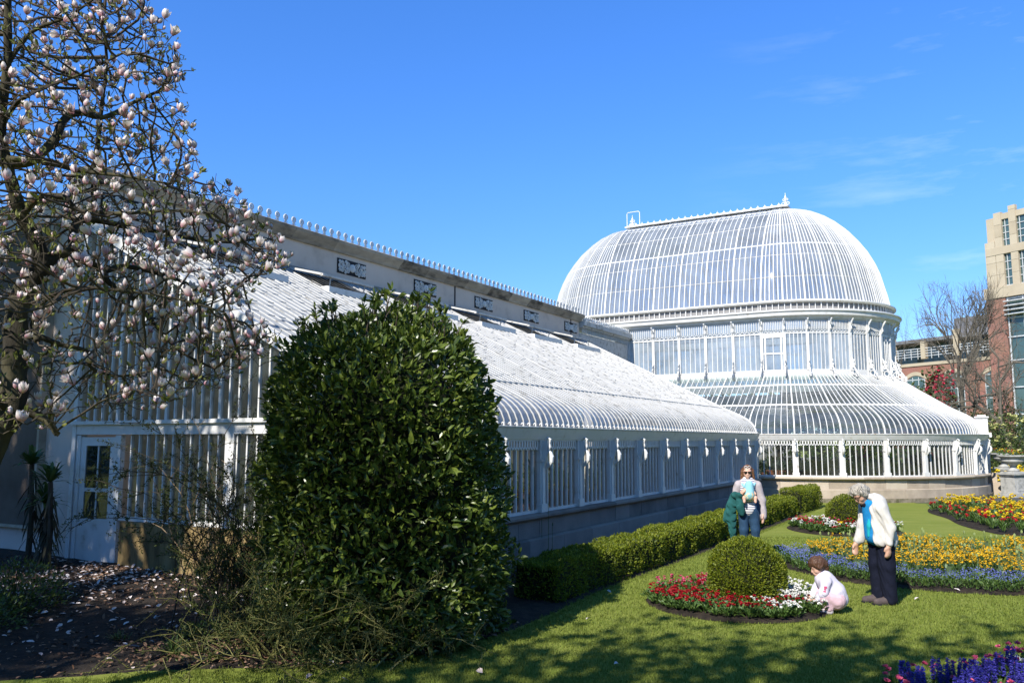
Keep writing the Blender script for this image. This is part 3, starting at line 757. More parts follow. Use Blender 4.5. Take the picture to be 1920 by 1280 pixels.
# the long bed under the glasshouse and the shrubs
EDGE = [(-14, 6.6), (-9, 7.0), (-5.5, 7.3)] + [tuple(gp(*q)[:2]) for q in ((120, 1279), (300, 1262), (520, 1257), (700, 1246), (800, 1232), (870, 1213), (960, 1186), (1040, 1152), (1120, 1112), (1210, 1078), (1300, 1046), (1400, 1008), (1480, 977), (1532, 952), (1500, 946))]
edge = catmull([(a, b, 0) for a, b in EDGE], 8)
BACK = [(-14, 22), Wd(8.8, -20)[:2], Wd(8.8, -16)[:2], Wd(8.4, -13)[:2], Wd(8.36, -10)[:2], Wd(8.4, -7)[:2], Wd(12, -6.95)[:2], Wd(18, -6.95)[:2], Wd(24, -6.95)[:2], Wd(28, -6.95)[:2], Wd(29.8, -6.95)[:2]]
back = catmull([(a, b, 0) for a, b in BACK], 16)
def resample(P, n):
    P = np.array([[p[0], p[1]] for p in P]); s = np.r_[0, np.cumsum(np.hypot(*np.diff(P, axis=0).T))]
    t = np.linspace(0, s[-1], n); return np.c_[np.interp(t, s, P[:, 0]), np.interp(t, s, P[:, 1])]
from mathutils import noise as mnoise
def soil_z(x, y):
    u = x * UX + y * UY; v = x * VX + y * VY
    near = max(0.0, min(1.0, 1 - abs(u - 8.2) / 3.2)) * max(0.0, min(1.0, (-v - 7.2) / 2.0))
    return .16 * near * near * (3 - 2 * near) + .03 * mnoise.noise((x * 1.7, y * 1.7, 0)) + .018 * mnoise.noise((x * 6, y * 6, 3))
ea, ba = resample(edge, 150), resample(back, 150); NI, NJ = 150, 34
V = []
for j in range(NJ):
    t = j / (NJ - 1)
    for i in range(NI):
        x, y = ea[i] * (1 - t) + ba[i] * t; V.append((x, y, -.03 if j == 0 else max(.006, .035 * min(1, t * 6) + soil_z(x, y))))
F = [(j * NI + i, j * NI + i + 1, (j + 1) * NI + i + 1, (j + 1) * NI + i) for j in range(NJ - 1) for i in range(NI - 1)]
o = np_mesh('soil', V, F, M_SOIL, smooth=True); prop(o, 'dark bare soil of the bed along the glasshouse', 'soil', kind='structure')
SOILPOLY = [tuple(p) for p in ea] + [tuple(p) for p in ba[::-1]]
# flower beds cut in the lawn
def bed(name, poly, label):
    c = np.mean([[p[0], p[1]] for p in poly], axis=0); V = [(p[0], p[1], -.02) for p in poly]; n = len(poly)
    rings = [(1.0, .004), (.965, .03), (.85, .05), (.5, .08)]
    mb = MB()
    for f, z in rings:
        for p in poly: mb.v.append((c[0] + (p[0] - c[0]) * f, c[1] + (p[1] - c[1]) * f, z))
    for k in range(len(rings) - 1):
        for i in range(n): mb.f.append([k * n + i, k * n + (i + 1) % n, (k + 1) * n + (i + 1) % n, (k + 1) * n + i]); mb.m.append(0)
    mb.f.append([3 * n + i for i in range(n)]); mb.m.append(0)
    return prop(mb.build(name, M_SOIL, smooth=True), label, 'flower bed', kind='structure')
def circle(cx, cy, rx, ry=None, n=48, rot=0):
    ry = ry or rx; return [(cx + rx * math.cos(t) * math.cos(rot) - ry * math.sin(t) * math.sin(rot), cy + rx * math.cos(t) * math.sin(rot) + ry * math.sin(t) * math.cos(rot)) for t in (2 * PI * i / n for i in range(n))]
BED1C = (2.92, 11.05); BED1 = circle(*BED1C, 1.16, 1.2)
f2 = [gp(*q) for q in ((1462, 1052), (1478, 1066), (1530, 1080), (1600, 1093), (1700, 1104), (1800, 1112), (1915, 1117), (2060, 1118))]
BED2 = [tuple(p)[:2] for p in catmull(f2 + [Vector((9.6, 13.2, 0)), Vector((9.8, 15.0, 0)), Vector((8.2, 15.75, 0)), Vector((6.9, 15.75, 0)), Vector((5.6, 15.35, 0))], 6, True)]
BED3C = (7.85, 19.9); BED3 = circle(*BED3C, 1.25, 1.55)
BED4 = [tuple(p)[:2] for p in catmull([gp(1776, 972), gp(1800, 984), gp(1850, 997), gp(1915, 1004), Vector((14.0, 19.0, 0)), Vector((17, 22, 0)), Vector((16, 27, 0)), Vector((13.8, 27, 0)), Vector((12.4, 25, 0))], 6, True)]
BED5 = [tuple(p)[:2] for p in catmull([gp(1640, 1290, .1), gp(1700, 1268, .14), gp(1780, 1238, .22), gp(1860, 1214, .25), gp(1925, 1198, .27), Vector((6.6, 8.1, 0)), Vector((7.0, 6.6, 0)), Vector((5.2, 5.6, 0)), Vector((3.0, 5.8, 0))], 6, True)]
for nm, P, lb in (('round_bed', BED1, 'round flower bed around the large clipped ball'), ('crescent_bed', BED2, 'large flower bed of orange wallflowers edged with blue'),
                  ('small_bed', BED3, 'small flower bed around the small clipped ball'), ('tulip_bed', BED4, 'flower bed of yellow and red blooms by the rounded end'), ('hyacinth_bed', BED5, 'flower bed of blue hyacinths in the near corner')):
    bed(nm, P, lb)
# tarmac path that curves past the rounded end
M_TARMAC = noisy('grey_tarmac', [(.3, (.05, .05, .052)), (.7, (.1, .1, .1))], 30, .9, .3)
pa = [stad(RL, PH + SA * k) for k in np.arange(2.5, 9, .25)]
ps = [Wd(p[0] + p[2] * .25, p[1] + p[3] * .25) for p in pa] + [Wd(p[0] + p[2] * w, p[1] + p[3] * w) for p, w in zip(pa[::-1], np.linspace(3.6, .45, len(pa)))]
mb = MB(); n = len(pa)
for i in range(n - 1):
    q = [ps[i], ps[i + 1], ps[2 * n - 2 - i], ps[2 * n - 1 - i]]; mb.poly([(a[0], a[1], .006) for a in q])
prop(mb.build('path', M_TARMAC), 'grey tarmac path around the rounded end', 'path', kind='structure')
# ================================================================ LEAF TOOLS
def unit(a): return a / np.maximum(np.linalg.norm(a, axis=-1, keepdims=True), 1e-9)
def leaves(P, D, Nn, L, Wd_, fold=.25, shape='rhomb'):
    """leaf blades: base points P, directions D, face normals Nn, lengths L, widths Wd_ -> verts, tris"""
    P = np.asarray(P, float); D = unit(np.asarray(D, float)); n = len(P)
    Sx = unit(np.cross(D, Nn)); Nn = np.cross(Sx, D); L = np.broadcast_to(L, (n,))[:, None]; w = np.broadcast_to(Wd_, (n,))[:, None]
    if shape == 'rhomb':
        V = np.stack([P, P + D * L * .5 + Sx * w * .5 + Nn * w * fold, P + D * L - Nn * L * .06, P + D * L * .5 - Sx * w * .5 + Nn * w * fold], 1)
        F = np.array([[0, 1, 2], [0, 2, 3]])
        k = 4
    elif shape == 'oval':
        V = np.stack([P, P + D * L * .28 + Sx * w * .45 + Nn * w * fold, P + D * L * .68 + Sx * w * .42 + Nn * w * fold * .8, P + D * L - Nn * L * .12,
                      P + D * L * .68 - Sx * w * .42 + Nn * w * fold * .8, P + D * L * .28 - Sx * w * .45 + Nn * w * fold, P + D * L * .5], 1)
        F = np.array([[0, 1, 6], [1, 2, 6], [2, 3, 6], [3, 4, 6], [4, 5, 6], [5, 0, 6]]); k = 7
    elif shape == 'strap':
        V = []
        for t, ww, dr in ((0, .5, 0), (.4, 1, .03), (.75, .75, .14), (1, .05, .32)):
            c = P + D * L * t - np.array([0, 0, 1]) * L * dr
            V += [c + Sx * w * ww * .5, c - Sx * w * ww * .5]
        V = np.stack(V, 1); F = np.array([[0, 2, 1], [1, 2, 3], [2, 4, 3], [3, 4, 5], [4, 6, 5], [5, 6, 7]]); k = 8
    F = (F[None] + (np.arange(n) * k)[:, None, None]).reshape(-1, 3)
    return V.reshape(-1, 3), F
def rnd_dirs(r, n): return unit(r.normal(size=(n, 3)))
def fbm(P, s, seed=0):
    return np.array([mnoise.fractal((p[0] * s + seed, p[1] * s, p[2] * s), .8, 2.0, 3) for p in P])
def merge(parts):
    V, F, b = [], [], 0
    for v, f in parts: V.append(v); F.append(f + b); b += len(v)
    return np.concatenate(V), np.concatenate(F)
def leaf_mat(name, stops, rough=.45, trans=.3, spec=.5, island=.75, scale=1.5):
    return noisy(name, stops, scale, rough, island=island, trans=trans, spec=spec, detail=3)
M_LAUREL = leaf_mat('glossy_laurel_leaf', [(.0, (.018, .036, .006)), (.35, (.055, .088, .014)), (.6, (.1, .145, .022)), (.8, (.15, .195, .032)), (.93, (.21, .235, .045)), (1, (.34, .27, .03))], .34, .3, .5)
M_BOX = leaf_mat('box_leaf', [(.0, (.035, .06, .004)), (.45, (.13, .17, .01)), (.75, (.22, .25, .016)), (1, (.32, .32, .03))], .5, .35, .35)
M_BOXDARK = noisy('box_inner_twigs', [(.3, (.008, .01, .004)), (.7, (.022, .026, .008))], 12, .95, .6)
M_BARK = noisy('mossy_bark', [(.25, (.01, .008, .006)), (.45, (.032, .027, .018)), (.62, (.07, .062, .032)), (.8, (.12, .115, .045))], 5, .9, .7, detail=9, stretch=(1, 1, .4), bscale=28)
M_TWIG = noisy('dark_twig', [(.3, (.035, .026, .018)), (.7, (.09, .072, .05))], 8, .85)
M_YTWIG = noisy('green_yellow_twig', [(.3, (.08, .08, .02)), (.7, (.19, .17, .05))], 5, .7)
M_DEADLEAF = noisy('brown_leaf_litter', [(.0, (.05, .025, .012)), (.4, (.13, .07, .04)), (.75, (.24, .14, .085)), (1, (.32, .22, .15))], 3, .8, island=.8)
M_PETAL = noisy('fallen_petal', [(.0, (.42, .33, .3)), (.5, (.62, .54, .5)), (1, (.72, .66, .63))], 3, .6, island=.8)
M_GREENLEAF = leaf_mat('fresh_green_leaf', [(.0, (.03, .06, .012)), (.5, (.065, .12, .025)), (1, (.12, .18, .045))], .5, .3)
R = np.random.default_rng(42)

# ---------------------------------------------------------------- big clipped laurel
LB = Vector((-1.42, 9.4, 0))
LPROF = [(-.05, 1.2), (.4, 1.38), (1.0, 1.44), (1.65, 1.38), (2.1, 1.32), (2.56, 1.23), (2.9, 1.14), (3.18, 1.0), (3.42, .78), (3.57, .48), (3.65, .2), (3.68, .0)]
def laurel_surf(n, r, inset=0.0):
    """points on an uneven domed column, roughly even by area"""
    z_ = np.array([q[0] for q in LPROF]); r_ = np.array([q[1] for q in LPROF]); zz = np.linspace(-.05, 3.68, 400); rr_ = np.interp(zz, z_, r_) * np.interp(zz, [0, 1.65, 3.0, 3.68], [.91, .91, 1.0, 1.12])
    ar = rr_ * np.sqrt(1 + np.gradient(rr_, zz) ** 2) + 1e-4; cdf = np.cumsum(ar) / ar.sum()
    z = np.interp(r.random(n), cdf, zz); rad = np.interp(z, zz, rr_); sl = np.interp(z, zz, np.gradient(rr_, zz)); a = r.uniform(0, 2 * PI, n)
    P = np.c_[np.cos(a) * rad - .05 * (z - 1.2), np.sin(a) * rad, z]; Nr = unit(np.c_[np.cos(a), np.sin(a), -sl])
    d = fbm(P, .9, 5) * .13 + fbm(P, 2.3, 9) * .13 + fbm(P, 5.5, 2) * .05
    P = P + Nr * (d - inset)[:, None]; return P, Nr
n = 25000
P, Nr = laurel_surf(n, R, R.random(n) ** 1.6 * .34 - .06)
D = unit(Nr * .75 + rnd_dirs(R, n) * .75 + np.array([0, 0, .35])); NL = unit(Nr * .6 + rnd_dirs(R, n) * .6 + np.array([0, 0, .5]))
k_ = ~(((P[:, 0] + LB.x) * UX + (P[:, 1] + LB.y) * UY > 8.2) & ((P[:, 0] + LB.x) * VX + (P[:, 1] + LB.y) * VY < -6.8)); P, Nr, D, NL = P[k_], Nr[k_], D[k_], NL[k_]; n = len(P); P[:, 2] *= .95
Lf = R.uniform(.07, .135, n)
LAUREL = empty('clipped_laurel', LB, 0, 'tall dome-topped clipped laurel with glossy dark leaves in front of the end wall', 'shrub')
v1 = leaves(P + np.array(LB), D, NL, Lf, Lf * .4, .18, 'oval')
np_mesh('foliage', *v1, M_LAUREL, LAUREL)
# shoots that break the outline at the top
ns = 60; P, Nr = laurel_surf(4000, R); sel = np.argsort(-P[:, 2] + R.random(4000) * 1.5)[:ns]; P, Nr = P[sel], Nr[sel]
mb = MB(); parts = []
for p, q in zip(P, Nr):
    p = Vector(p) + LB; d = (Vector(q) * .5 + Vector((R.normal() * .25, R.normal() * .25, 1))).normalized(); L_ = R.uniform(.05, .17)
    mb.tube([p - d * .2, p, p + d * L_], [.008, .006, .003], 4)
    k = 9; tt = R.uniform(.1, 1, k); base = np.array([p + d * L_ * t for t in tt])
    dd_ = unit(rnd_dirs(R, k) * .8 + np.array(d) * .8); parts.append(leaves(base, dd_, unit(rnd_dirs(R, k) + [0, 0, 1]), R.uniform(.07, .12, k), .035, .15, 'oval'))
np_mesh('shoot_leaves', *merge(parts), M_LAUREL, LAUREL)
# dark core and stems
mb2 = MB(); 
for k in range(14):
    a = R.uniform(0, 2 * PI); r_ = R.uniform(.2, .9); e = Vector((math.cos(a) * r_, math.sin(a) * r_, R.uniform(1.8, 3.2)))
    mb2.tube([LB + Vector((math.cos(a) * .25, math.sin(a) * .25, 0)), LB + Vector((e.x * .5, e.y * .5, e.z * .5)), LB + e], [.05, .035, .012], 6)
mb2.v += mb.v and [] ; mb2.build('stems', M_TWIG, LAUREL)
mb.build('shoots', M_TWIG, LAUREL)
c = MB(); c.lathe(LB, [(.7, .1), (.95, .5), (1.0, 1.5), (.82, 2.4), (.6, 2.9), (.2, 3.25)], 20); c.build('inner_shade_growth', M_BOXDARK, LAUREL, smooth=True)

# ---------------------------------------------------------------- clipped box hedge along the wing, and box balls
def hedge(name, u0, u1, v0, v1, h, n, label, seed):
    r = np.random.default_rng(seed)
    root = empty(name, Wd((u0 + u1) / 2, (v0 + v1) / 2), -ANG, label, 'hedge')
    A = [(u1 - u0) * h, (u1 - u0) * (v1 - v0) * 1.15, (u1 - u0) * h * .25, (v1 - v0) * h, (v1 - v0) * h]
    f = r.choice(5, n, p=np.array(A) / sum(A)); U_, T = r.random(n), r.random(n)
    # more of the leaves at the near end
    U_ = U_ ** 1.25
    u = u0 + (u1 - u0) * U_; v = v0 + (v1 - v0) * T; z = h * T; nn = np.zeros((n, 3))
    P = np.zeros((n, 3))
    for k, (nu, nv, nz) in enumerate(((0, 1, 0), (0, 0, 1), (0, -1, 0), (-1, 0, 0), (1, 0, 0))):
        m = f == k; c = m.sum()
        uu, vv, zz = u[m], v[m], z[m]
        if k == 0: vv = np.full(c, v1)
        if k == 1: zz = np.full(c, h)
        if k == 2: vv = np.full(c, v0)
        if k == 3: uu = np.full(c, u0); vv = v0 + (v1 - v0) * r.random(c); zz = h * r.random(c)
        if k == 4: uu = np.full(c, u1); vv = v0 + (v1 - v0) * r.random(c); zz = h * r.random(c)
        P[m] = np.c_[uu, vv, zz]; nn[m] = (nu, nv, nz)
    # rounded shoulders
    ctr = np.c_[np.clip(P[:, 0], u0 + .12, u1 - .12), np.clip(P[:, 1], v0 + .12, v1 - .12), np.clip(P[:, 2], 0, h - .12)]
    q = P - ctr; l = np.linalg.norm(q, axis=1, keepdims=True); P = np.where(l > .12, ctr + q / np.maximum(l, 1e-6) * .12, P); nn = np.where(l > 1e-4, q / np.maximum(l, 1e-6), nn)
    P = P + nn * (fbm(P, 1.6, seed) * .07 + fbm(P, 5, seed) * .03 - r.random(n) ** 2 * .07)[:, None]
    Wp = np.c_[UX * P[:, 0] + VX * P[:, 1], UY * P[:, 0] + VY * P[:, 1], P[:, 2]]; Nw = np.c_[UX * nn[:, 0] + VX * nn[:, 1], UY * nn[:, 0] + VY * nn[:, 1], nn[:, 2]]
    L_ = r.uniform(.022, .042, n) * (1 + .5 * U_)
    np_mesh('foliage', *leaves(Wp, unit(Nw * .7 + rnd_dirs(r, n) * .7 + [0, 0, .5]), unit(Nw + rnd_dirs(r, n) * .8), L_, L_ * .6, .2), M_BOX, root)
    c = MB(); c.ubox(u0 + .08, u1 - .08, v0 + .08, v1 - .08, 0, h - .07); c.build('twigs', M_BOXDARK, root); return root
hedge('box_hedge', 9.75, 25.2, -5.72, -5.0, .5, 42000, 'long low clipped box hedge running along the shaded wing', 3)
hedge('box_hedge', 25.2, 28.3, -5.62, -4.9, .66, 6500, 'short end piece of box hedge behind the woman with the baby', 4)
def box_ball(c, r0, h, n, label, seed, ls=(.02, .036)):
    r = np.random.default_rng(seed); root = empty('clipped_ball', (c[0], c[1], 0), 0, label, 'clipped shrub', 'clipped box balls')
    a = r.uniform(0, 2 * PI, n); cz = r.uniform(-.62, 1, n); s = np.sqrt(1 - cz ** 2); Nr = np.c_[np.cos(a) * s, np.sin(a) * s, cz]
    hz = h / 1.62; P = Nr * [r0, r0, hz] + [0, 0, .62 * hz]
    P = P + Nr * (fbm(P, 2.5, seed) * .05 + fbm(P, 8, seed) * .02 - r.random(n) ** 2 * .06)[:, None]; P[:, 2] = np.maximum(P[:, 2], .03)
    L_ = r.uniform(*ls, n)
    np_mesh('foliage', *leaves(P + np.array([c[0], c[1], 0]), unit(Nr * .7 + rnd_dirs(r, n) * .7 + [0, 0, .4]), unit(Nr + rnd_dirs(r, n) * .8), L_, L_ * .6, .2), M_BOX, root)
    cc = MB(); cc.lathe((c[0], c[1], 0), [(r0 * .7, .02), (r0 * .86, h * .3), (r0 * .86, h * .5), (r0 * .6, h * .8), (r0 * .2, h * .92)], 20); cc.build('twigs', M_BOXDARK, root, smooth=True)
box_ball((3.06, 11.05), .49, .83, 17000, 'large clipped box ball in the round bed of red and white daisies', 5)
box_ball((8.15, 20.4), .5, .78, 7000, 'small clipped box ball behind the grey-haired woman', 6, (.026, .045))

# ---------------------------------------------------------------- scrubby twigs, weeds and litter in front of the laurel
def arching(mb, p, d, L_, r0, segs=7, droop=.5, wob=.12, r=R):
    pts = [Vector(p)]; d = Vector(d).normalized()
    for i in range(segs):
        d = (d + Vector((r.normal(), r.normal(), r.normal() * .6)) * wob + Vector((0, 0, -droop * (i / segs) * .35))).normalized(); q = pts[-1] + d * (L_ / segs)
        q.z = max(q.z, .02); pts.append(q)
    mb.tube(pts, [r0 * (1 - .8 * i / segs) for i in range(segs + 1)], 4); return pts
def scrub(loc, n_stems, reach, hgt, label, seed, leafn=5, mats=None, spread=.5, twist=2):
    r = np.random.default_rng(seed); root = empty('scrubby_bush', loc, 0, label, 'shrub'); mb = MB(); LP, LD = [], []
    for k in range(n_stems):
        a = r.uniform(0, 2 * PI); b = Vector(loc) + Vector((r.normal() * spread * .4, r.normal() * spread * .4, 0))
        d = Vector((math.cos(a) * reach, math.sin(a) * reach, hgt * r.uniform(.5, 1.2)))
        pts = arching(mb, b, d, d.length * r.uniform(.7, 1.15), r.uniform(.006, .013), 9, .8, .14, r)
        for j in range(2, len(pts)):
            for t in range(twist):
                if r.random() < .75:
                    dd_ = Vector(rnd_dirs(r, 1)[0]) + Vector((0, 0, .3)) + (pts[j] - pts[j - 1]).normalized() * .8
                    sp = arching(mb, pts[j], dd_, r.uniform(.15, .5), .0045, 5, .5, .2, r)
                    for s in sp[1:]:
                        for _ in range(leafn): LP.append(s); LD.append(rnd_dirs(r, 1)[0] + [0, 0, .3])
    mb.build('twigs', (mats or (M_YTWIG,))[0], root)
    if LP:
        n = len(LP); LP = np.array(LP) + r.normal(size=(n, 3)) * .012
        np_mesh('foliage', *leaves(LP, LD, rnd_dirs(r, n), r.uniform(.018, .04, n), r.uniform(.008, .015, n), .15), (mats or (0, M_GREENLEAF))[1], root)
    return root
M_SCRUB = leaf_mat('small_scrub_leaf', [(.0, (.02, .03, .006)), (.5, (.05, .07, .014)), (.85, (.1, .115, .025)), (1, (.18, .17, .05))], .6, .25, .3)
scrub(tuple(gp(525, 1232)), 38, 1.0, 1.3, 'tangled yellow-twigged bush sprawling in front of the laurel', 21, 4, (M_YTWIG, M_SCRUB), .7)
scrub(tuple(gp(455, 1185)), 46, .6, 2.4, 'dark twiggy bush growing up the left side of the laurel', 22, 7, (M_TWIG, M_SCRUB), .7, 3)
scrub(tuple(gp(395, 1120)), 12, .5, 2.2, 'sparse bare-stemmed shrub in front of the stone end plinth', 23, 2, (noisy('tan_bare_stem', [(.3, (.16, .11, .06)), (.7, (.28, .2, .12))], 6, .8), M_SCRUB), .3, 1)
scrub(tuple(gp(670, 1238)), 24, .75, .6, 'low thorny scrub along the foot of the laurel', 24, 3, (M_YTWIG, M_SCRUB), .8)
def blades(root_name, loc, n, L_, w, lab, cat, mat, tilt=(.3, 1.0), seed=0, group=None, shape='strap', parent_part='leaves'):
    r = np.random.default_rng(seed); o = empty(root_name, loc, 0, lab, cat, group)
    a = r.uniform(0, 2 * PI, n); ti = r.uniform(*tilt, n); D = np.c_[np.cos(a) * np.sin(ti), np.sin(a) * np.sin(ti), np.cos(ti)]
    Nn = np.c_[-np.cos(a) * np.cos(ti), -np.sin(a) * np.cos(ti), np.sin(ti)]
    P = np.array(loc) + np.c_[r.normal(size=(n, 2)) * .03, np.zeros(n)]
    np_mesh(parent_part, *leaves(P, D, Nn, r.uniform(.7, 1.1, n) * L_, r.uniform(.7, 1.2, n) * w, .15, shape), mat, o); return o
M_HOSTA = leaf_mat('broad_light_leaf', [(.0, (.05, .1, .02)), (.5, (.09, .17, .04)), (1, (.15, .25, .08))], .5, .3)
cf = tuple(gp(600, 1240)); o = blades('broad_leaved_weed', cf, 26, .3, .1, 'bright green broad-leaved weed at the lawn edge below the scrub', 'plant', M_HOSTA, (.1, .75), 31)
o2 = np_mesh('lower_leaves', *leaves(np.array([cf] * 14) + R.normal(size=(14, 3)) * [.03, .03, 0] + [0, 0, .03], [(math.cos(a), math.sin(a), .12) for a in np.linspace(0, 6, 14)], [(0, 0, 1)] * 14, .26, .11, .1, 'oval'), M_HOSTA, o)
blades('grass_tuft', tuple(gp(325, 1232)), 70, .32, .012, 'dark drooping grass tuft at the shaded lawn edge', 'plant', M_GREENLEAF, (.4, 1.25), 32)
blades('grass_tuft', tuple(gp(222, 1205)), 40, .22, .011, 'small dark grass tuft beside the shaded soil', 'plant', M_GREENLEAF, (.3, 1.1), 33)
for k, (px, py, L_, lb) in enumerate(((1022, 1052, .34, 'clump of pale bulb leaves by the near end of the hedge'), (1243, 1003, .3, 'leafy bulb clump behind the middle of the hedge'), (1310, 985, .32, 'bulb clump with upright leaves near the waiting woman'), (1352, 968, .36, 'tall green bulb leaves just left of the woman with the baby'))):
    p = gp(px, py, .05)
    o = blades('bulb_clump', tuple(p), 26, L_, .03, lb, 'plant', leaf_mat('bulb_leaf', [(.0, (.06, .11, .03)), (1, (.2, .27, .09))], .5, .35), (.15, .9), 40 + k, 'bulb clumps under the wing')
    if k == 0:
        mb = MB()
        for dx, h in ((-.05, .75), (.06, .95), (.12, .6)):
            mb.tube([p + Vector((dx, 0, 0)), p + Vector((dx * 1.1, .01, h))], [.005, .003], 4); mb.tube([p + Vector((dx * 1.1, .01, h)), p + Vector((dx * 1.15, .01, h + .06))], [.011, .004], 5)
        mb.build('flower_stalk', M_GREENLEAF, o)
# tall spiky rosettes on stems by the door, with hanging dead leaves
def spiky(loc, h, label, seed):
    r = np.random.default_rng(seed); o = empty('spiky_rosette_plant', loc, 0, label, 'plant', 'spiky plants by the door'); b = Vector(loc); top = b + Vector((r.normal() * .05, r.normal() * .05, h))
    mb = MB(); mb.tube([b, b.lerp(top, .5) + Vector((.03, 0, 0)), top], [.05, .04, .035], 7); mb.build('stem', M_TWIG, o)
    n = 46; a = r.uniform(0, 2 * PI, n); ti = r.uniform(.1, 1.5, n); D = np.c_[np.cos(a) * np.sin(ti), np.sin(a) * np.sin(ti), np.cos(ti)]; Nn = np.c_[-np.cos(a) * np.cos(ti), -np.sin(a) * np.cos(ti), np.sin(ti)]
    np_mesh('leaves', *leaves(np.array([top] * n), D, Nn, r.uniform(.34, .52, n), .06, .15, 'strap'), M_GREENLEAF, o)
    n = 34; a = r.uniform(0, 2 * PI, n); z = r.uniform(.25, .95, n) * h; P = np.array(b) + np.c_[np.cos(a) * .05, np.sin(a) * .05, z]; D = np.c_[np.cos(a) * .5, np.sin(a) * .5, -r.uniform(.5, 1.2, n)]
    np_mesh('dead_leaves', *leaves(P, D, np.c_[np.cos(a), np.sin(a), np.full(n, .4)], r.uniform(.2, .4, n), .035, .1, 'strap'), noisy('hanging_dead_leaf', [(0, (.015, .018, .008)), (1, (.08, .065, .035))], 3, .8, island=.8), o)
spiky(Wd(7.8, -13.5, .12), 1.6, 'spiky rosette plant on a bare stem against the brown wall', 51)
spiky(Wd(7.55, -12.55, .12), 1.35, 'spiky rosette plant in front of the white door', 52)
spiky(Wd(7.75, -13.0, .12), 1.0, 'shorter spiky rosette plant between its two taller neighbours', 53)
def groundbush(loc, n, rx, rz, label, seed, mat=M_LAUREL, L0=.05):
    r = np.random.default_rng(seed); o = empty('low_green_bush', loc, 0, label, 'shrub'); d = rnd_dirs(r, n); d[:, 2] = np.abs(d[:, 2]); rad = r.random(n) ** .4
    P = d * rad[:, None] * [rx, rx, rz]; P *= (1 + fbm(P, 1.5, seed) * .3)[:, None]; L_ = r.uniform(.6, 1.3, n) * L0
    np_mesh('foliage', *leaves(P + np.array(loc), unit(d + rnd_dirs(r, n) * .7 + [0, 0, .3]), rnd_dirs(r, n) + [0, 0, .8], L_, L_ * .42, .15, 'oval'), mat, o)
    mb = MB()
    for _ in range(14): 
        e = d[r.integers(n)]; mb.tube([Vector(loc), Vector(loc) + Vector((e[0] * rx * .5, e[1] * rx * .5, e[2] * rz * .6)), Vector(loc) + Vector((e[0] * rx, e[1] * rx, e[2] * rz)) * .9], [.012, .008, .004], 4)
    mb.build('stems', M_TWIG, o); return o
groundbush(tuple(gp(20, 1150)), 2600, .75, .62, 'low dark green bush in the shade at the left edge', 61)
groundbush(tuple(gp(-70, 1190)), 1800, .6, .5, 'leafy dark shrub cut by the left edge of the view', 62)
for k, (px, py, lb) in enumerate(((105, 1045, 'tuft of green leaves by the foot of the brown wall'), (375, 1200, 'small patch of weeds on the dark soil'), (440, 1190, 'low weeds left of the yellow-twigged bush'), (905, 1165, 'weedy growth at the right foot of the laurel'))):
    groundbush(tuple(gp(px, py)), 420, .28, .2, lb, 70 + k, M_GREENLEAF, .045)
# leaf litter and fallen magnolia petals
def scatter(name, n, polyf, L_, mat, label, seed, flat=.25, zoff=.015, shape='oval', asp=.5):
    r = np.random.default_rng(seed); P = polyf(r, n); n = len(P)
    z = np.array([max(.006, .035 + soil_z(x, y)) if s else 0.004 for x, y, s in P]) + zoff
    D = np.c_[r.normal(size=(n, 2)), r.normal(size=n) * flat]; Nn = np.c_[r.normal(size=(n, 2)) * flat * 1.4, np.ones(n)]
    L2 = r.uniform(.7, 1.3, n) * L_
    o = np_mesh(name, *leaves(np.c_[P[:, 0], P[:, 1], z], D, Nn, L2, L2 * asp, r.uniform(.05, .3), shape), mat); return prop(o, label, name.replace('_', ' '), kind='stuff')
def in_soil(cx, cy, sx, sy):
    def f(r, n):
        P = np.c_[r.normal(cx, sx, n), r.normal(cy, sy, n)]; P = P[inside(P[:, 0], P[:, 1], SOILPOLY)]
        u = P[:, 0] * UX + P[:, 1] * UY; v = P[:, 0] * VX + P[:, 1] * VY; P = P[~((u > 8.15) & (v < -6.9))]; return np.c_[P, np.ones(len(P))]
    return f
c1 = gp(250, 1090); c2 = gp(150, 1180); c3 = gp(480, 1225); c4 = gp(720, 1215)
scatter('leaf_litter', 5200, in_soil(c1.x, c1.y, 1.5, 1.4), .055, M_DEADLEAF, 'brown leaf litter on the soil by the end wall', 81)
scatter('dead_leaves', 3800, in_soil(c3.x + .4, c3.y + .2, 1.2, .5), .05, M_DEADLEAF, 'dead leaves under the scrub', 82)
scatter('fallen_petals', 900, in_soil(c1.x - .1, c1.y - .3, 1.0, 1.0), .075, M_PETAL, 'fallen pale magnolia petals on the soil', 83)
scatter('loose_petals', 170, in_soil(c2.x, c2.y, 1.6, .9), .075, M_PETAL, 'scattered petals on the shaded soil', 84)
def on_lawn(r, n):
    P = np.array([tuple(gp(*q))[:2] for q in ((1138, 1110), (1107, 1163), (620, 1255), (640, 1277), (1725, 1125), (1785, 1109), (905, 1268), (585, 1270), (1160, 1250))]); return np.c_[P, np.zeros(len(P))]
scatter('lawn_petals', 9, on_lawn, .09, M_PETAL, 'single white petals lying on the lawn', 85, zoff=.03)
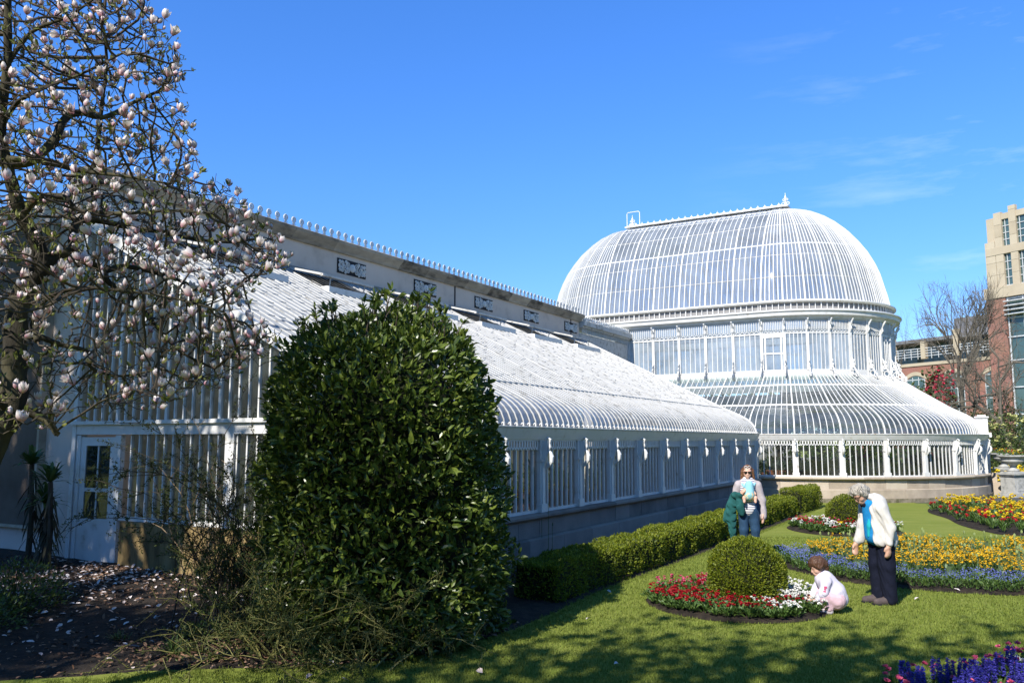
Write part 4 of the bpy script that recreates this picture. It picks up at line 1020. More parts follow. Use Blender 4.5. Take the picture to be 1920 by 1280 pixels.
# short mown grass near the camera
def grass():
    r = np.random.default_rng(90); n = 330000; y = 7.0 + 11.5 * r.random(n) ** 1.7; hw = y * .64; x = r.uniform(-.62, .66, n) * y
    m = ~inside(x, y, SOILPOLY)
    for B in (BED1, BED2, BED5): m &= ~inside(x, y, B)
    x, y = x[m], y[m]; n = len(x); a = r.uniform(0, 2 * PI, n); ti = r.uniform(.1, 1.0, n); D = np.c_[np.cos(a) * np.sin(ti), np.sin(a) * np.sin(ti), np.cos(ti)]
    L_ = r.uniform(.018, .04, n) * (1 + .03 * (y - 7)); Sx = np.c_[-np.sin(a), np.cos(a), np.zeros(n)] * (.0035 * (1 + .12 * (y - 7)))[:, None]
    P = np.c_[x, y, np.zeros(n)]; V = np.stack([P - Sx, P + Sx, P + D * L_[:, None]], 1).reshape(-1, 3)
    prop(np_mesh('grass', V, np.arange(3 * n).reshape(-1, 3), M_GRASS), 'short mown grass blades', 'grass', kind='stuff')
    # ragged edge of the lawn along the soil
    e = np.repeat(ea, 60, axis=0) + r.normal(size=(len(ea) * 60, 2)) * .035; n = len(e); a = r.uniform(0, 2 * PI, n); ti = r.uniform(.2, 1.2, n); D = np.c_[np.cos(a) * np.sin(ti), np.sin(a) * np.sin(ti), np.cos(ti)]
    prop(np_mesh('edge_grass', *leaves(np.c_[e, np.full(n, .0)], D, rnd_dirs(r, n), r.uniform(.025, .06, n), .006, .1), M_GRASS), 'longer grass along the soil edge', 'grass', kind='stuff')
grass()
# ================================================================ MAGNOLIA
def magnolia():
    r = np.random.default_rng(77)
    root = empty('magnolia_tree', (-4.35, 6.3, 0), 0, 'magnolia tree in pink and white bloom leaning in from the left edge', 'tree')
    T = lambda *q: [np.array(pt_at(*a)) for a in q]
    base = np.array([-4.35, 6.3, 0.0])
    limbs = []                      # (points, radius start, radius end)
    trunk = [base, np.array([-4.2, 6.33, .9])] + T((-25, 860, 6.4), (22, 770, 6.45), (28, 690, 6.5), (30, 600, 6.55), (45, 545, 6.6), (82, 500, 6.65))
    limbs.append((trunk, .125, .075))
    limbs.append((T((82, 500, 6.65), (70, 455, 6.6), (42, 405, 6.5), (24, 350, 6.4), (12, 300, 6.35), (2, 240, 6.3), (14, 120, 6.2), (16, -20, 6.1), (30, -160, 6.0)), .07, .022))
    limbs.append((T((12, 300, 6.35), (55, 303, 6.4), (100, 265, 6.5), (120, 225, 6.6), (150, 212, 6.7), (195, 220, 6.8), (245, 195, 7.0), (300, 170, 7.1)), .05, .012))
    limbs.append((T((82, 500, 6.65), (105, 478, 6.7), (135, 470, 6.8), (138, 430, 6.9), (150, 415, 7.0), (175, 412, 7.1), (240, 425, 7.3), (300, 435, 7.4), (380, 450, 7.6), (450, 455, 7.7)), .055, .012))
    limbs.append((T((172, 412, 7.1), (176, 370, 7.1), (178, 320, 7.1), (185, 255, 7.0), (192, 190, 6.9), (200, 120, 6.9), (195, 60, 6.8)), .034, .01))
    limbs.append((T((135, 470, 6.8), (160, 490, 6.9), (190, 505, 6.95), (205, 530, 7.0), (250, 560, 7.1), (300, 620, 7.2), (340, 660, 7.25), (400, 690, 7.3)), .042, .009))
    limbs.append((T((195, 508, 7.0), (240, 500, 7.2), (320, 520, 7.5), (400, 545, 7.7), (480, 520, 7.9)), .03, .008))
    limbs.append((T((30, 625, 6.55), (75, 632, 6.6), (110, 645, 6.7), (165, 660, 6.8), (172, 690, 6.9), (230, 705, 7.0), (300, 690, 7.1)), .03, .008))
    limbs.append((T((24, 765, 6.45), (70, 778, 6.5), (95, 795, 6.5), (107, 815, 6.5)), .045, .02))
    limbs.append((T((42, 405, 6.5), (75, 370, 6.4), (120, 370, 6.3), (150, 395, 6.3), (230, 400, 6.2), (320, 395, 6.2), (400, 400, 6.2)), .03, .008))
    limbs.append((T((12, 300, 6.35), (60, 300, 6.3), (150, 320, 6.2), (230, 330, 6.2), (320, 345, 6.2)), .028, .008))
    limbs.append((T((2, 240, 6.3), (30, 195, 6.2), (80, 165, 6.1), (150, 140, 6.0), (230, 100, 6.0)), .024, .007))
    limbs.append((T((14, 120, 6.2), (60, 60, 6.2), (130, 30, 6.1), (200, -20, 6.1)), .022, .007))
    limbs.append((T((22, 770, 6.45), (-40, 730, 6.2), (-110, 640, 6.1), (-190, 500, 6.0), (-260, 320, 6.0)), .05, .015))
    limbs.append((T((70, 640, 6.55), (62, 600, 6.6), (90, 560, 6.4), (150, 540, 6.2), (230, 545, 6.1), (330, 560, 6.1), (420, 585, 6.1)), .022, .007))
    mb = MB(); nodes, par, nrad = [], [], []
    allpts = []
    for P, r0, r1 in limbs:
        C = catmull(P, 5); n = len(C)
        rad = [(r0 + (r1 - r0) * (i / (n - 1)) ** .8) * (1 + .09 * math.sin(i * 1.9 + r0 * 50)) for i in range(n)]
        mb.tube(C, rad, 9)
        if r0 > .1: C = C[20:]
        for i in range(0, len(C)): allpts.append(np.array(C[i]) + r.normal(size=3) * .003)
    mb.build('trunk', M_BARK, root, smooth=True)
    # twigs grown towards points spread through the crown
    poly = [(-260, -140), (290, -140), (280, 0), (292, 30), (345, 95), (360, 160), (368, 265), (375, 330), (450, 365), (470, 395), (525, 440), (542, 505), (470, 545), (440, 590), (520, 620), (520, 655), (470, 690), (440, 720), (360, 745), (290, 770), (150, 780), (60, 800), (0, 830), (-120, 800), (-260, 600)]
    A = []
    while len(A) < 6200:
        px, py = r.uniform(-260, 545), r.uniform(-140, 830)
        if not inside(np.array([px]), np.array([py]), poly)[0]: continue
        if px < 0 and r.random() < .5: continue
        if py > 560 and px < 250 and r.random() < .35: continue
        ctr = 6.4 + max(px, 0) / 500 * .9
        q = pt_at(px, py, ctr + r.uniform(-1.1, 1.1) * (1 if py > -50 else .6)); A.append(tuple(q))
    A = np.array(A); nod = list(map(tuple, allpts)); par = [-1] * len(nod); STEP = .085
    alive = np.ones(len(A), bool); NP_ = np.array(nod)
    near_i = np.full(len(A), -1); near_d = np.full(len(A), 1e9)
    d = np.linalg.norm(A[:, None] - NP_[None], axis=2); near_i = d.argmin(1); near_d = d.min(1)
    for it in range(60):
        m = alive & (near_d < 1.6)
        if not m.any(): break
        idx = near_i[m]; vec = unit(A[m] - NP_[idx]); acc = {}
        for i, v in zip(idx, vec): acc.setdefault(int(i), []).append(v)
        new, npar = [], []
        for i, vs in acc.items():
            dirv = np.sum(vs, axis=0) + r.normal(size=3) * .45 + np.array([0, 0, .12]); dirv /= max(np.linalg.norm(dirv), 1e-6)
            new.append(NP_[i] + dirv * STEP); npar.append(i)
        b = len(NP_); new = np.array(new); NP_ = np.concatenate([NP_, new]); par += npar
        d = np.linalg.norm(A[:, None] - new[None], axis=2); k = d.argmin(1); dm = d.min(1); up = dm < near_d
        near_i[up] = b + k[up]; near_d[up] = dm[up]; alive &= near_d > .085
    n = len(NP_); n0 = len(allpts); kids = [[] for _ in range(n)]
    for i in range(n0, n): kids[par[i]].append(i)
    wgt = np.ones(n)
    for i in range(n - 1, n0 - 1, -1):
        if par[i] >= n0: wgt[par[i]] += wgt[i]
    rad = np.clip(.0029 * wgt ** .42, .0029, .018)
    mb = MB(); tips = []
    starts = [(par[i], i) for i in range(n0, n) if par[i] < n0]
    stack = list(starts)
    while stack:
        p, c = stack.pop(); pts = [NP_[p]]; rr = [rad[c]]; cur = c
        while True:
            pts.append(NP_[cur]); rr.append(rad[cur]); ks = kids[cur]
            if not ks: tips.append((pts[-1], pts[-1] - pts[-2])); break
            ks = sorted(ks, key=lambda k: -wgt[k])
            for k in ks[1:]: stack.append((cur, k))
            cur = ks[0]
        mb.tube(pts, rr, 4)
    # short spurs
    for i in range(n0, n, 3):
        dv = unit(r.normal(size=3) + [0, 0, .6]); e = NP_[i] + dv * r.uniform(.03, .09); mb.tube([NP_[i], e], [.0035, .002], 3)
        if r.random() < .55: tips.append((e, dv))
    mb.build('twigs', M_TWIG, root)
    # flowers: closed goblets of overlapping petals, pink at the base
    def flower(seed, openness):
        q = random.Random(seed); m = MB(); col = []
        for ringk, (np_, rr, hh) in enumerate(((3, .8, 1.0), (3, 1.0, .93), (3, 1.12, .85))):
            for k in range(np_):
                a = 2 * PI * k / np_ + ringk * 1.05 + q.uniform(-.15, .15); op = openness * (.5 + .5 * ringk) * q.uniform(.6, 1.3)
                b = len(m.v)
                prof = [(0, .006, .35), (.22, .021, .85), (.5, .026 + .004 * op, 1.0), (.78, .019 + .016 * op, .75), (1, .008 + .03 * op, .12)]
                for t, rr_, w in prof:
                    z = t * .088 * hh; R_ = rr_ * rr
                    for s in (-1, 0, 1):
                        ang = a + s * w * .78; k2 = R_ * (1.0 if s == 0 else .93); m.v.append((math.cos(ang) * k2, math.sin(ang) * k2, z)); col.append(t)
                for i in range(4):
                    for j in range(2): m.f.append([b + i * 3 + j, b + i * 3 + j + 1, b + i * 3 + j + 4, b + i * 3 + j + 3]); m.m.append(0)
        return m, col
    mf, t = new_mat('magnolia_petal'); L = t.links.new
    at_ = N(t, 'ShaderNodeAttribute', attribute_name='along'); oi = N(t, 'ShaderNodeNewGeometry')
    ad = N(t, 'ShaderNodeMath', operation='MULTIPLY_ADD'); ad.inputs[1].default_value = .35; L(oi.outputs['Random Per Island'], ad.inputs[0]); L(at_.outputs['Fac'], ad.inputs[2])
    rm = ramp(t, [(0, (.38, .11, .18)), (.32, (.6, .33, .38)), (.66, (.76, .62, .62)), (1, (.82, .77, .74))]); L(ad.outputs[0], rm.inputs[0])
    bs = N(t, 'ShaderNodeBsdfPrincipled'); bs.inputs['Roughness'].default_value = .5; L(rm.outputs[0], bs.inputs['Base Color'])
    tr = N(t, 'ShaderNodeBsdfTranslucent'); L(rm.outputs[0], tr.inputs[0]); ms = N(t, 'ShaderNodeMixShader', i_0=.35); L(bs.outputs[0], ms.inputs[1]); L(tr.outputs[0], ms.inputs[2])
    o = N(t, 'ShaderNodeOutputMaterial'); L(ms.outputs[0], o.inputs[0])
    protos = []
    for s, op in ((1, .1), (2, .45), (3, .9)):
        m, col = flower(s, op); me = bpy.data.meshes.new('magnolia_flower'); me.from_pydata(m.v, [], m.f); me.materials.append(mf)
        me.attributes.new('along', 'FLOAT', 'POINT').data.foreach_set('value', np.array(col, dtype=np.float32)); me.polygons.foreach_set('use_smooth', [True] * len(m.f)); protos.append((me, np.array(m.v), np.array(m.f), np.array(col)))
    # where: outer tips, in clusters, more towards the sunny right-hand side
    TP = np.array([a for a, _ in tips]); TD = np.array([b for _, b in tips])
    prj = np.array([(960 + 1545 * p[0] / p[1], p[1]) for p in TP]); sc = fbm(TP, 2.2, 3) * .9 + .22 * (prj[:, 0] / 500) + r.random(len(TP)) * .7
    order = np.argsort(-sc); pick = []
    for i in order:
        if len(pick) >= 1280: break
        if prj[i, 0] < -380: continue
        if all(np.linalg.norm(TP[i] - TP[j]) > .052 for j in pick[-80:]): pick.append(i)
    dist = [TP[i][1] for i in pick]; pick = [pick[k] for k in np.argsort(dist)]
    vis = [i for i in pick if prj[i, 0] > 10]; first = set(vis[:100])
    V, F, C = [], [], []; b = 0; Mi = MW[root.name].inverted()
    for i in pick:
        me, v, f, col = protos[r.choice(3, p=[.36, .36, .28])]
        up = Vector(unit(TD[i]) * .5 + r.normal(size=3) * .25 + np.array([0, 0, 1.0])).normalized(); s = r.uniform(.5, 1.02)
        M = Matrix.Translation(Vector(TP[i])) @ up.to_track_quat('Z', 'Y').to_matrix().to_4x4() @ Matrix.Rotation(r.uniform(0, 6), 4, 'Z') @ Matrix.Scale(s, 4)
        if i in first:
            fo = bpy.data.objects.new('flower', me); COL.objects.link(fo); fo.parent = root; fo.matrix_local = Mi @ M
        else:
            A_ = np.array(M); V.append(v @ A_[:3, :3].T + A_[:3, 3]); F.append(f + b); C.append(col); b += len(v)
    rest = np_mesh('flowers', np.concatenate(V), np.concatenate(F), mf, root, smooth=True); rest['kind'] = 'stuff'
    rest.data.attributes.new('along', 'FLOAT', 'POINT').data.foreach_set('value', np.concatenate(C).astype(np.float32))
    # young leaves and buds at the twig ends
    k = r.choice(len(TP), 7500); n = len(k); Dl = unit(unit(TD[k]) * .5 + rnd_dirs(r, n) * .6 + [0, 0, .7]); Ll = r.uniform(.022, .062, n)
    np_mesh('young_leaves', *leaves(TP[k] + r.normal(size=(n, 3)) * .008, Dl, rnd_dirs(r, n), Ll, Ll * .42, .2, 'oval'), leaf_mat('young_magnolia_leaf', [(0, (.09, .11, .02)), (.5, (.17, .19, .04)), (1, (.28, .26, .07))], .5, .4), root)
magnolia()
# ================================================================ TREES BEHIND THE CAMERA (they cast the shade on the near lawn and the left wall)
M_SHADELEAF = leaf_mat('spring_leaf', [(0, (.03, .05, .01)), (1, (.1, .14, .03))], .6, .3)
def shade_tree(loc, h, cr, zc, n, L0, label, seed, squash=(1, 1, 1), trunk_r=.3, clumps=26):
    r = np.random.default_rng(seed); root = empty('shade_tree', loc, 0, label, 'tree'); b = Vector(loc); mb = MB()
    mb.tube([b, b + Vector((.1, .05, h * .3)), b + Vector((0, .1, h * .6)), b + Vector((.1, 0, h * .9))], [trunk_r, trunk_r * .8, trunk_r * .5, .05], 9)
    C = rnd_dirs(r, clumps) * (r.random(clumps) ** .45)[:, None] * cr * np.array(squash) + [0, 0, zc]
    for c in C: mb.tube([b + Vector((0, 0, min(zc * .6, max(.5, c[2] * .6)))), b + Vector((c[0] * .5, c[1] * .5, c[2] * .85)), b + Vector(c)], [.09, .06, .02], 5)
    mb.build('trunk', M_BARK, root)
    k = r.integers(0, clumps, n); P = C[k] + r.normal(size=(n, 3)) * cr * .2; P = P[P[:, 2] > .8]; n = len(P); L_ = r.uniform(.6, 1.3, n) * L0
    np_mesh('crown', *leaves(P + np.array(loc), rnd_dirs(r, n), rnd_dirs(r, n), L_, L_ * .7, .1), M_SHADELEAF, root); return root
def shadow_src(x, y, z, dist):
    """ground spot whose tree of height dist*tan(el)+z throws shade on (x, y, z)"""
    k = dist; return (x - math.sin(SUN_AZ) * k, y - math.cos(SUN_AZ) * k)
def shade_at(x, y, z, zc): return shadow_src(x, y, z, (zc - z) / math.tan(SUN_EL))
# dense evergreen: shades the brown wall and the soil on the left
for (x, y, z, zc, cr, n, L0, sd, sq, lb) in (
    (-10.2, 13.3, 3.0, 13.0, 3.7, 13000, .34, 1, (1.0, 1, 1.2), 'large dense evergreen tree behind the viewpoint on the left'),
    (-6.4, 8.6, 0, 8.2, 2.3, 11000, .26, 2, (1.35, 1.1, .66), 'dense broad tree behind the viewpoint beside the evergreen'),
    (-4.9, 12.6, 2.9, 9.5, 2.6, 2100, .22, 7, (1.2, .8, .6), 'airy leafy tree behind the viewpoint on the left'),
    (0.9, 7.7, 0, 8.0, 2.0, 900, .24, 3, (1.4, .8, .45), 'loosely leaved tree behind the viewpoint'),
    (3.3, 8.4, 0, 8.6, 2.0, 560, .22, 5, (1.4, .6, .3), 'thinly leaved tree behind the viewpoint'),
    (6.4, 8.4, 0, 9.0, 2.0, 480, .22, 4, (1.3, .6, .35), 'thinly leaved tree behind the viewpoint on the right')):
    sx, sy = shade_at(x, y, z, zc)
    shade_tree((sx, sy, 0), zc + cr * .5, cr, zc, n, L0, lb, sd, sq)
rr = np.random.default_rng(98); P = []  # unseen tree ring, added to block bright low sky and lower the fill
for a in np.linspace(1.2, 5.1, 70):
    D_ = 55 + rr.uniform(-4, 10); c = np.array([math.sin(a) * D_, math.cos(a) * D_, 0]); hh = rr.uniform(8, 15)
    P.append(c + np.c_[rr.normal(size=(420, 2)) * 2.4, rr.random(420) ** .8 * hh])
P = np.concatenate(P); n = len(P); prop(np_mesh('sky_blocking_trees', *leaves(P, rnd_dirs(rr, n), rnd_dirs(rr, n), 1.1, .9, .1), M_SHADELEAF), 'unseen ring of park trees added behind the viewpoint to block low sky', 'wood', kind='stuff')
# ================================================================ BEDDING PLANTS
def petal_mat(name, c, var=.25, trans=.2):
    d = tuple(x * (1 - var) for x in c); e = tuple(min(.9, x * (1 + var * .5)) for x in c)
    return noisy(name, [(0, d), (.5, c), (1, e)], 3, .55, island=.9, trans=trans, detail=2)
F_RED = petal_mat('dark_red_petal', (.36, .006, .016)); F_WHITE = petal_mat('white_petal', (.8, .79, .74), .12); F_PINK = petal_mat('rose_pink_petal', (.62, .1, .2))
F_ORANGE = petal_mat('orange_yellow_petal', (.78, .48, .018)); F_YELLOW = petal_mat('lemon_yellow_petal', (.8, .6, .03)); F_BLUE = petal_mat('forget_me_not_blue', (.2, .24, .62))
F_HYA = petal_mat('deep_violet_blue_petal', (.045, .04, .3), .4); F_CRIM = petal_mat('crimson_petal', (.5, .015, .03)); F_RHODO = petal_mat('magenta_red_petal', (.62, .03, .09))
L_LOW = leaf_mat('bedding_leaf', [(0, (.03, .065, .012)), (.5, (.08, .15, .03)), (1, (.16, .23, .05))], .5, .3); L_GREY = leaf_mat('tulip_leaf', [(0, (.06, .11, .045)), (.6, (.11, .18, .08)), (1, (.18, .25, .12))], .5, .3)
PROTO = {}
def heads(r, C, rad, k=9, up=.35):
    """round many-petalled flower heads at points C"""
    C = np.asarray(C); n = len(C); P = np.repeat(C, k, 0); d = rnd_dirs(r, n * k); d[:, 2] = np.abs(d[:, 2]) * .8 + up * .4; d = unit(d)
    return leaves(P - d * rad * .1, d, unit(rnd_dirs(r, n * k) + [0, 0, 1.2]), rad * r.uniform(.8, 1.1, n * k), rad * .8, .1)
def clump(r, n, spread, h, L0, w, tilt=(.2, 1.2), shape='oval'):
    a = r.uniform(0, 2 * PI, n); ti = r.uniform(*tilt, n); D = np.c_[np.cos(a) * np.sin(ti), np.sin(a) * np.sin(ti), np.cos(ti)]
    P = np.c_[np.cos(a) * spread * r.random(n), np.sin(a) * spread * r.random(n), r.random(n) * h]
    return leaves(P, D, unit(rnd_dirs(r, n) * .5 + [0, 0, 1]), r.uniform(.6, 1.2, n) * L0, r.uniform(.7, 1.2, n) * w, .15, shape)
def plant_proto(key, seed, fol, bloom=None, bloom_mat=None, fol_mat=L_LOW, bloom_name='bloom'):
    fm = np_mesh('foliage', *fol, fol_mat).data; bpy.data.objects.remove(bpy.data.objects['foliage'] if False else COL.objects[-1])
    bm_ = None
    if bloom is not None:
        bm_ = np_mesh('bloom', *bloom, bloom_mat).data; bpy.data.objects.remove(COL.objects[-1])
    PROTO[key] = (fm, bm_)
def put(key, name, xyz, s, rz, label, cat, group):
    fm, bm_ = PROTO[key]; o = bpy.data.objects.new(name, fm); COL.objects.link(o); o.location = xyz; o.rotation_euler = (0, 0, rz); o.scale = (s, s, s); prop(o, label, cat, group)
    if bm_: b = bpy.data.objects.new('bloom', bm_); COL.objects.link(b); b.parent = o
    return o
rf = np.random.default_rng(300)
def scat(poly, n, mind, test=None, shrink=1.0):
    P = np.array(poly); lo, hi = P.min(0), P.max(0); c = P.mean(0); out = []; tries = 0
    Q = [tuple(c + (p - c) * shrink) for p in P]
    while len(out) < n and tries < n * 60:
        tries += 1; x, y = rf.uniform(lo, hi)
        if not inside(np.array([x]), np.array([y]), Q)[0]: continue
        if test and not test(x, y): continue
        if any((x - a) ** 2 + (y - b) ** 2 < mind ** 2 for a, b in out): continue
        out.append((x, y))
    return out
for v in range(3):
    for key, m in (('daisy_red', F_RED), ('daisy_white', F_WHITE), ('daisy_pink', F_PINK)):
        r = np.random.default_rng(310 + v + len(key)); k = r.integers(3, 6) + (3 if m is F_WHITE else 0); a = r.uniform(0, 6.3, k); C = np.c_[np.cos(a) * r.uniform(.02, .08, k), np.sin(a) * r.uniform(.02, .08, k), r.uniform(.1, .15, k)]
        plant_proto((key, v), 0, clump(r, 46, .07, .06, .07, .03), heads(r, C, .026, 12), m)
    r = np.random.default_rng(330 + v); k = 26; a = r.uniform(0, 6.3, k); q = r.random(k) ** .5 * .11; C = np.c_[np.cos(a) * q, np.sin(a) * q, r.uniform(.13, .2, k)]
    plant_proto(('forget', v), 0, clump(r, 60, .1, .12, .06, .018, (.1, 1.1)), heads(r, C, .012, 5), F_BLUE)
    k = 24; a = r.uniform(0, 6.3, k); q = r.random(k) ** .5 * .12; C = np.c_[np.cos(a) * q, np.sin(a) * q, .37 + r.uniform(-.09, .05, k)]
    plant_proto(('wall', v), 0, clump(r, 70, .07, .3, .1, .016, (.1, 1.0)), heads(r, C, .027, 6), F_ORANGE)
    fol = merge([clump(r, 7, .03, .02, .34, .06, (.05, .5), 'strap'), leaves([(0, 0, 0), (0, 0, 0)], [(0, 0, 1)] * 2, [(1, 0, 0), (0, 1, 0)], .42, .016, .1)]); bud = leaves([(0, 0, .38)] * 3, [(0.1 * math.cos(a), .1 * math.sin(a), 1) for a in (0, 2, 4)], [(math.cos(a), math.sin(a), 0) for a in (0, 2, 4)], .06, .028, .3, 'oval')
    plant_proto(('tulipleaf', v), 0, fol, bud, petal_mat('green_bud', (.3, .36, .14)), L_GREY, 'bud')
    for key, m in (('tulip_yellow', F_YELLOW), ('tulip_red', F_CRIM)):
        k = 5; a = r.uniform(0, 6.3, k); C = np.c_[np.cos(a) * .09, np.sin(a) * .09, r.uniform(.3, .42, k)] if m is F_YELLOW else np.c_[np.cos(a) * .09, np.sin(a) * .09, r.uniform(.16, .24, k)]
        plant_proto((key, v), 0, clump(r, 24, .08, .1, .22, .04, (.1, .9)), heads(r, C, .06, 9, .8), m)
    # hyacinth: dense spike of starry florets
    k = 150; t = r.random(k); a = r.uniform(0, 6.3, k); rad = .03 * (1 - .5 * t ** 2); P = np.c_[np.cos(a) * rad * .5, np.sin(a) * rad * .5, .13 + .17 * t]; D = np.c_[np.cos(a), np.sin(a), r.uniform(-.3, .6, k)]
    fl = merge([leaves(P, D + rnd_dirs(r, k) * .3, rnd_dirs(r, k) + [0, 0, .6], .03, .014, .1), leaves(P + unit(D) * .018, D + rnd_dirs(r, k) * 1.0, rnd_dirs(r, k), .02, .011, .1)])
    plant_proto(('hya', v), 0, merge([clump(r, 9, .03, .02, .22, .028, (.1, .7), 'strap'), leaves([(0, 0, 0)], [(0, 0, 1)], [(1, 0, 0)], .26, .02, .2)]), fl, F_HYA)
    C = [(0, 0, .12), (.05, .03, .11), (-.04, .04, .12), (.01, -.05, .11), (.06, -.03, .1)]
    plant_proto(('primula', v), 0, clump(r, 30, .06, .05, .1, .045), heads(r, C, .035, 7), F_WHITE)
V3 = lambda: int(rf.integers(3)); S_ = lambda a=.8, b=1.25: float(rf.uniform(a, b)); RZ = lambda: float(rf.uniform(0, 6.28))
# round bed: red on the left and front, pink behind, white on the right
bc = BED1C
for x, y in scat(BED1, 190, .1, lambda x, y: (x - 3.06) ** 2 + (y - 11.05) ** 2 > .34 ** 2, .95):
    dx, dy = x - bc[0], y - bc[1]
    key = 'daisy_white' if dx > .42 + .25 * math.sin(7 * dy) or (dx > .05 and rf.random() < .25) else ('daisy_pink' if (dy > .35 and dx < .1 and rf.random() < .6) else 'daisy_red')
    lab = {'daisy_white': 'white pompom daisy plant on the right of the round bed', 'daisy_pink': 'pink pompom daisy plant at the back of the round bed', 'daisy_red': 'dark red pompom daisy plant in the round bed'}[key]
    put((key, V3()), 'daisy_plant', (x, y, .05), S_(), RZ(), lab, 'flower', lab.split(' plant')[0].replace('daisy', 'daisies') + ' of the round bed')
# crescent bed: blue edging in front, orange wallflowers and tulip leaves behind
f2p = np.array([tuple(p)[:2] for p in catmull(f2, 8)])
def front_d(x, y): return np.min(np.hypot(f2p[:, 0] - x, f2p[:, 1] - y))
vis2 = lambda x, y: x < y * .64 + .5
for x, y in scat(BED2, 150, .14, lambda x, y: vis2(x, y) and .06 < front_d(x, y) < .62, .985):
    put(('forget', V3()), 'forget_me_not_plant', (x, y, .04), S_(.9, 1.3), RZ(), 'low blue-flowered plant edging the front of the orange wallflower bed', 'flower', 'blue edging plants of the wallflower bed')
for x, y in scat(BED2, 175, .17, lambda x, y: vis2(x, y) and front_d(x, y) > .5 and mnoise.noise((x * 1.3, y * 1.3, 2)) > -.2, .93):
    put(('wall', V3()), 'wallflower_plant', (x, y, .05), S_(.68, .95), RZ(), 'orange-yellow wallflower plant in the large bed behind the blue edging', 'flower', 'orange wallflowers')
for x, y in scat(BED2, 120, .2, lambda x, y: vis2(x, y) and front_d(x, y) > .55, .95):
    put(('tulipleaf', V3()), 'tulip_in_bud', (x, y, .05), S_(.8, 1.15), RZ(), 'tulip still in green bud among the orange wallflowers', 'flower', 'tulips in bud')
for x, y in scat(BED3, 75, .17, lambda x, y: (x - 8.15) ** 2 + (y - 20.4) ** 2 > .4 ** 2, .9):
    key = ('daisy_white', 'daisy_red', 'daisy_pink', 'tulip_yellow')[int(rf.choice(4, p=[.36, .34, .2, .1]))]; lab = {'daisy_white': 'white', 'daisy_red': 'dark red', 'daisy_pink': 'pink', 'tulip_yellow': 'yellow'}[key] + ' flowering plant around the small clipped ball'
    put((key, V3()), 'bedding_plant', (x, y, .05), S_(1.2, 1.6) if key != 'tulip_yellow' else .6, RZ(), lab, 'flower', lab + 's')
for x, y in scat(BED4, 180, .2, lambda x, y: x < y * .635 + .4, .94):
    key = 'tulip_red' if rf.random() < .4 else 'tulip_yellow'; lab = ('red' if key == 'tulip_red' else 'lemon yellow') + ' bedding plant in the bed by the rounded end'
    put((key, V3()), 'bedding_plant', (x, y, .05), S_(.75, 1.05), RZ(), lab, 'flower', lab.replace('plant', 'plants'))
k5 = scat(BED5, 74, .105, lambda x, y: y < 10.5 and x < y * .64 + .2 and y > 6.5, .93)
for x, y in k5:
    e = min(math.hypot(x - a, y - b) for a, b in BED5); q = rf.random()
    if e < .2: key, nm, lab, s = 'daisy_pink', 'daisy_plant', 'rose-pink daisy plant edging the blue hyacinths in the near corner', 1.3
    elif q < .16: key, nm, lab, s = 'primula', 'primula_plant', 'white primula plant among the blue hyacinths', 1.2
    elif q < .24: key, nm, lab, s = 'daisy_pink', 'daisy_plant', 'rose-pink daisy plant edging the blue hyacinths in the near corner', 1.3
    else: key, nm, lab, s = 'hya', 'hyacinth', 'deep blue hyacinth in the near right corner bed', .95
    put((key, V3()), nm, (x, y, .05), S_(.85, 1.15) * s, RZ(), lab, 'flower', {'hya': 'blue hyacinths', 'primula': 'white primulas', 'daisy_pink': 'pink daisies of the corner bed'}[key])
# ---------------------------------------------------------------- beds and shrubs beyond the rounded end
for k in range(62):
    a, b = rf.random(), rf.random(); y = 31.5 + 9 * a; x = y * (.575 + .06 * b); 
    if 18.2 < x < 20.2 and 30 < y < 33: continue
    if 21 < x < 22.6 and 35 < y < 37.4: continue
    key = 'tulip_yellow' if (int(y) % 4) else 'tulip_red'; lab = ('yellow' if key == 'tulip_yellow' else 'red') + ' spring flowers in the far bed beside the stone urns'
    put((key, V3()), 'bedding_plant', (x, y, 0), S_(1.7, 2.4), RZ(), lab, 'flower', lab.replace('spring flowers', 'flowers'))
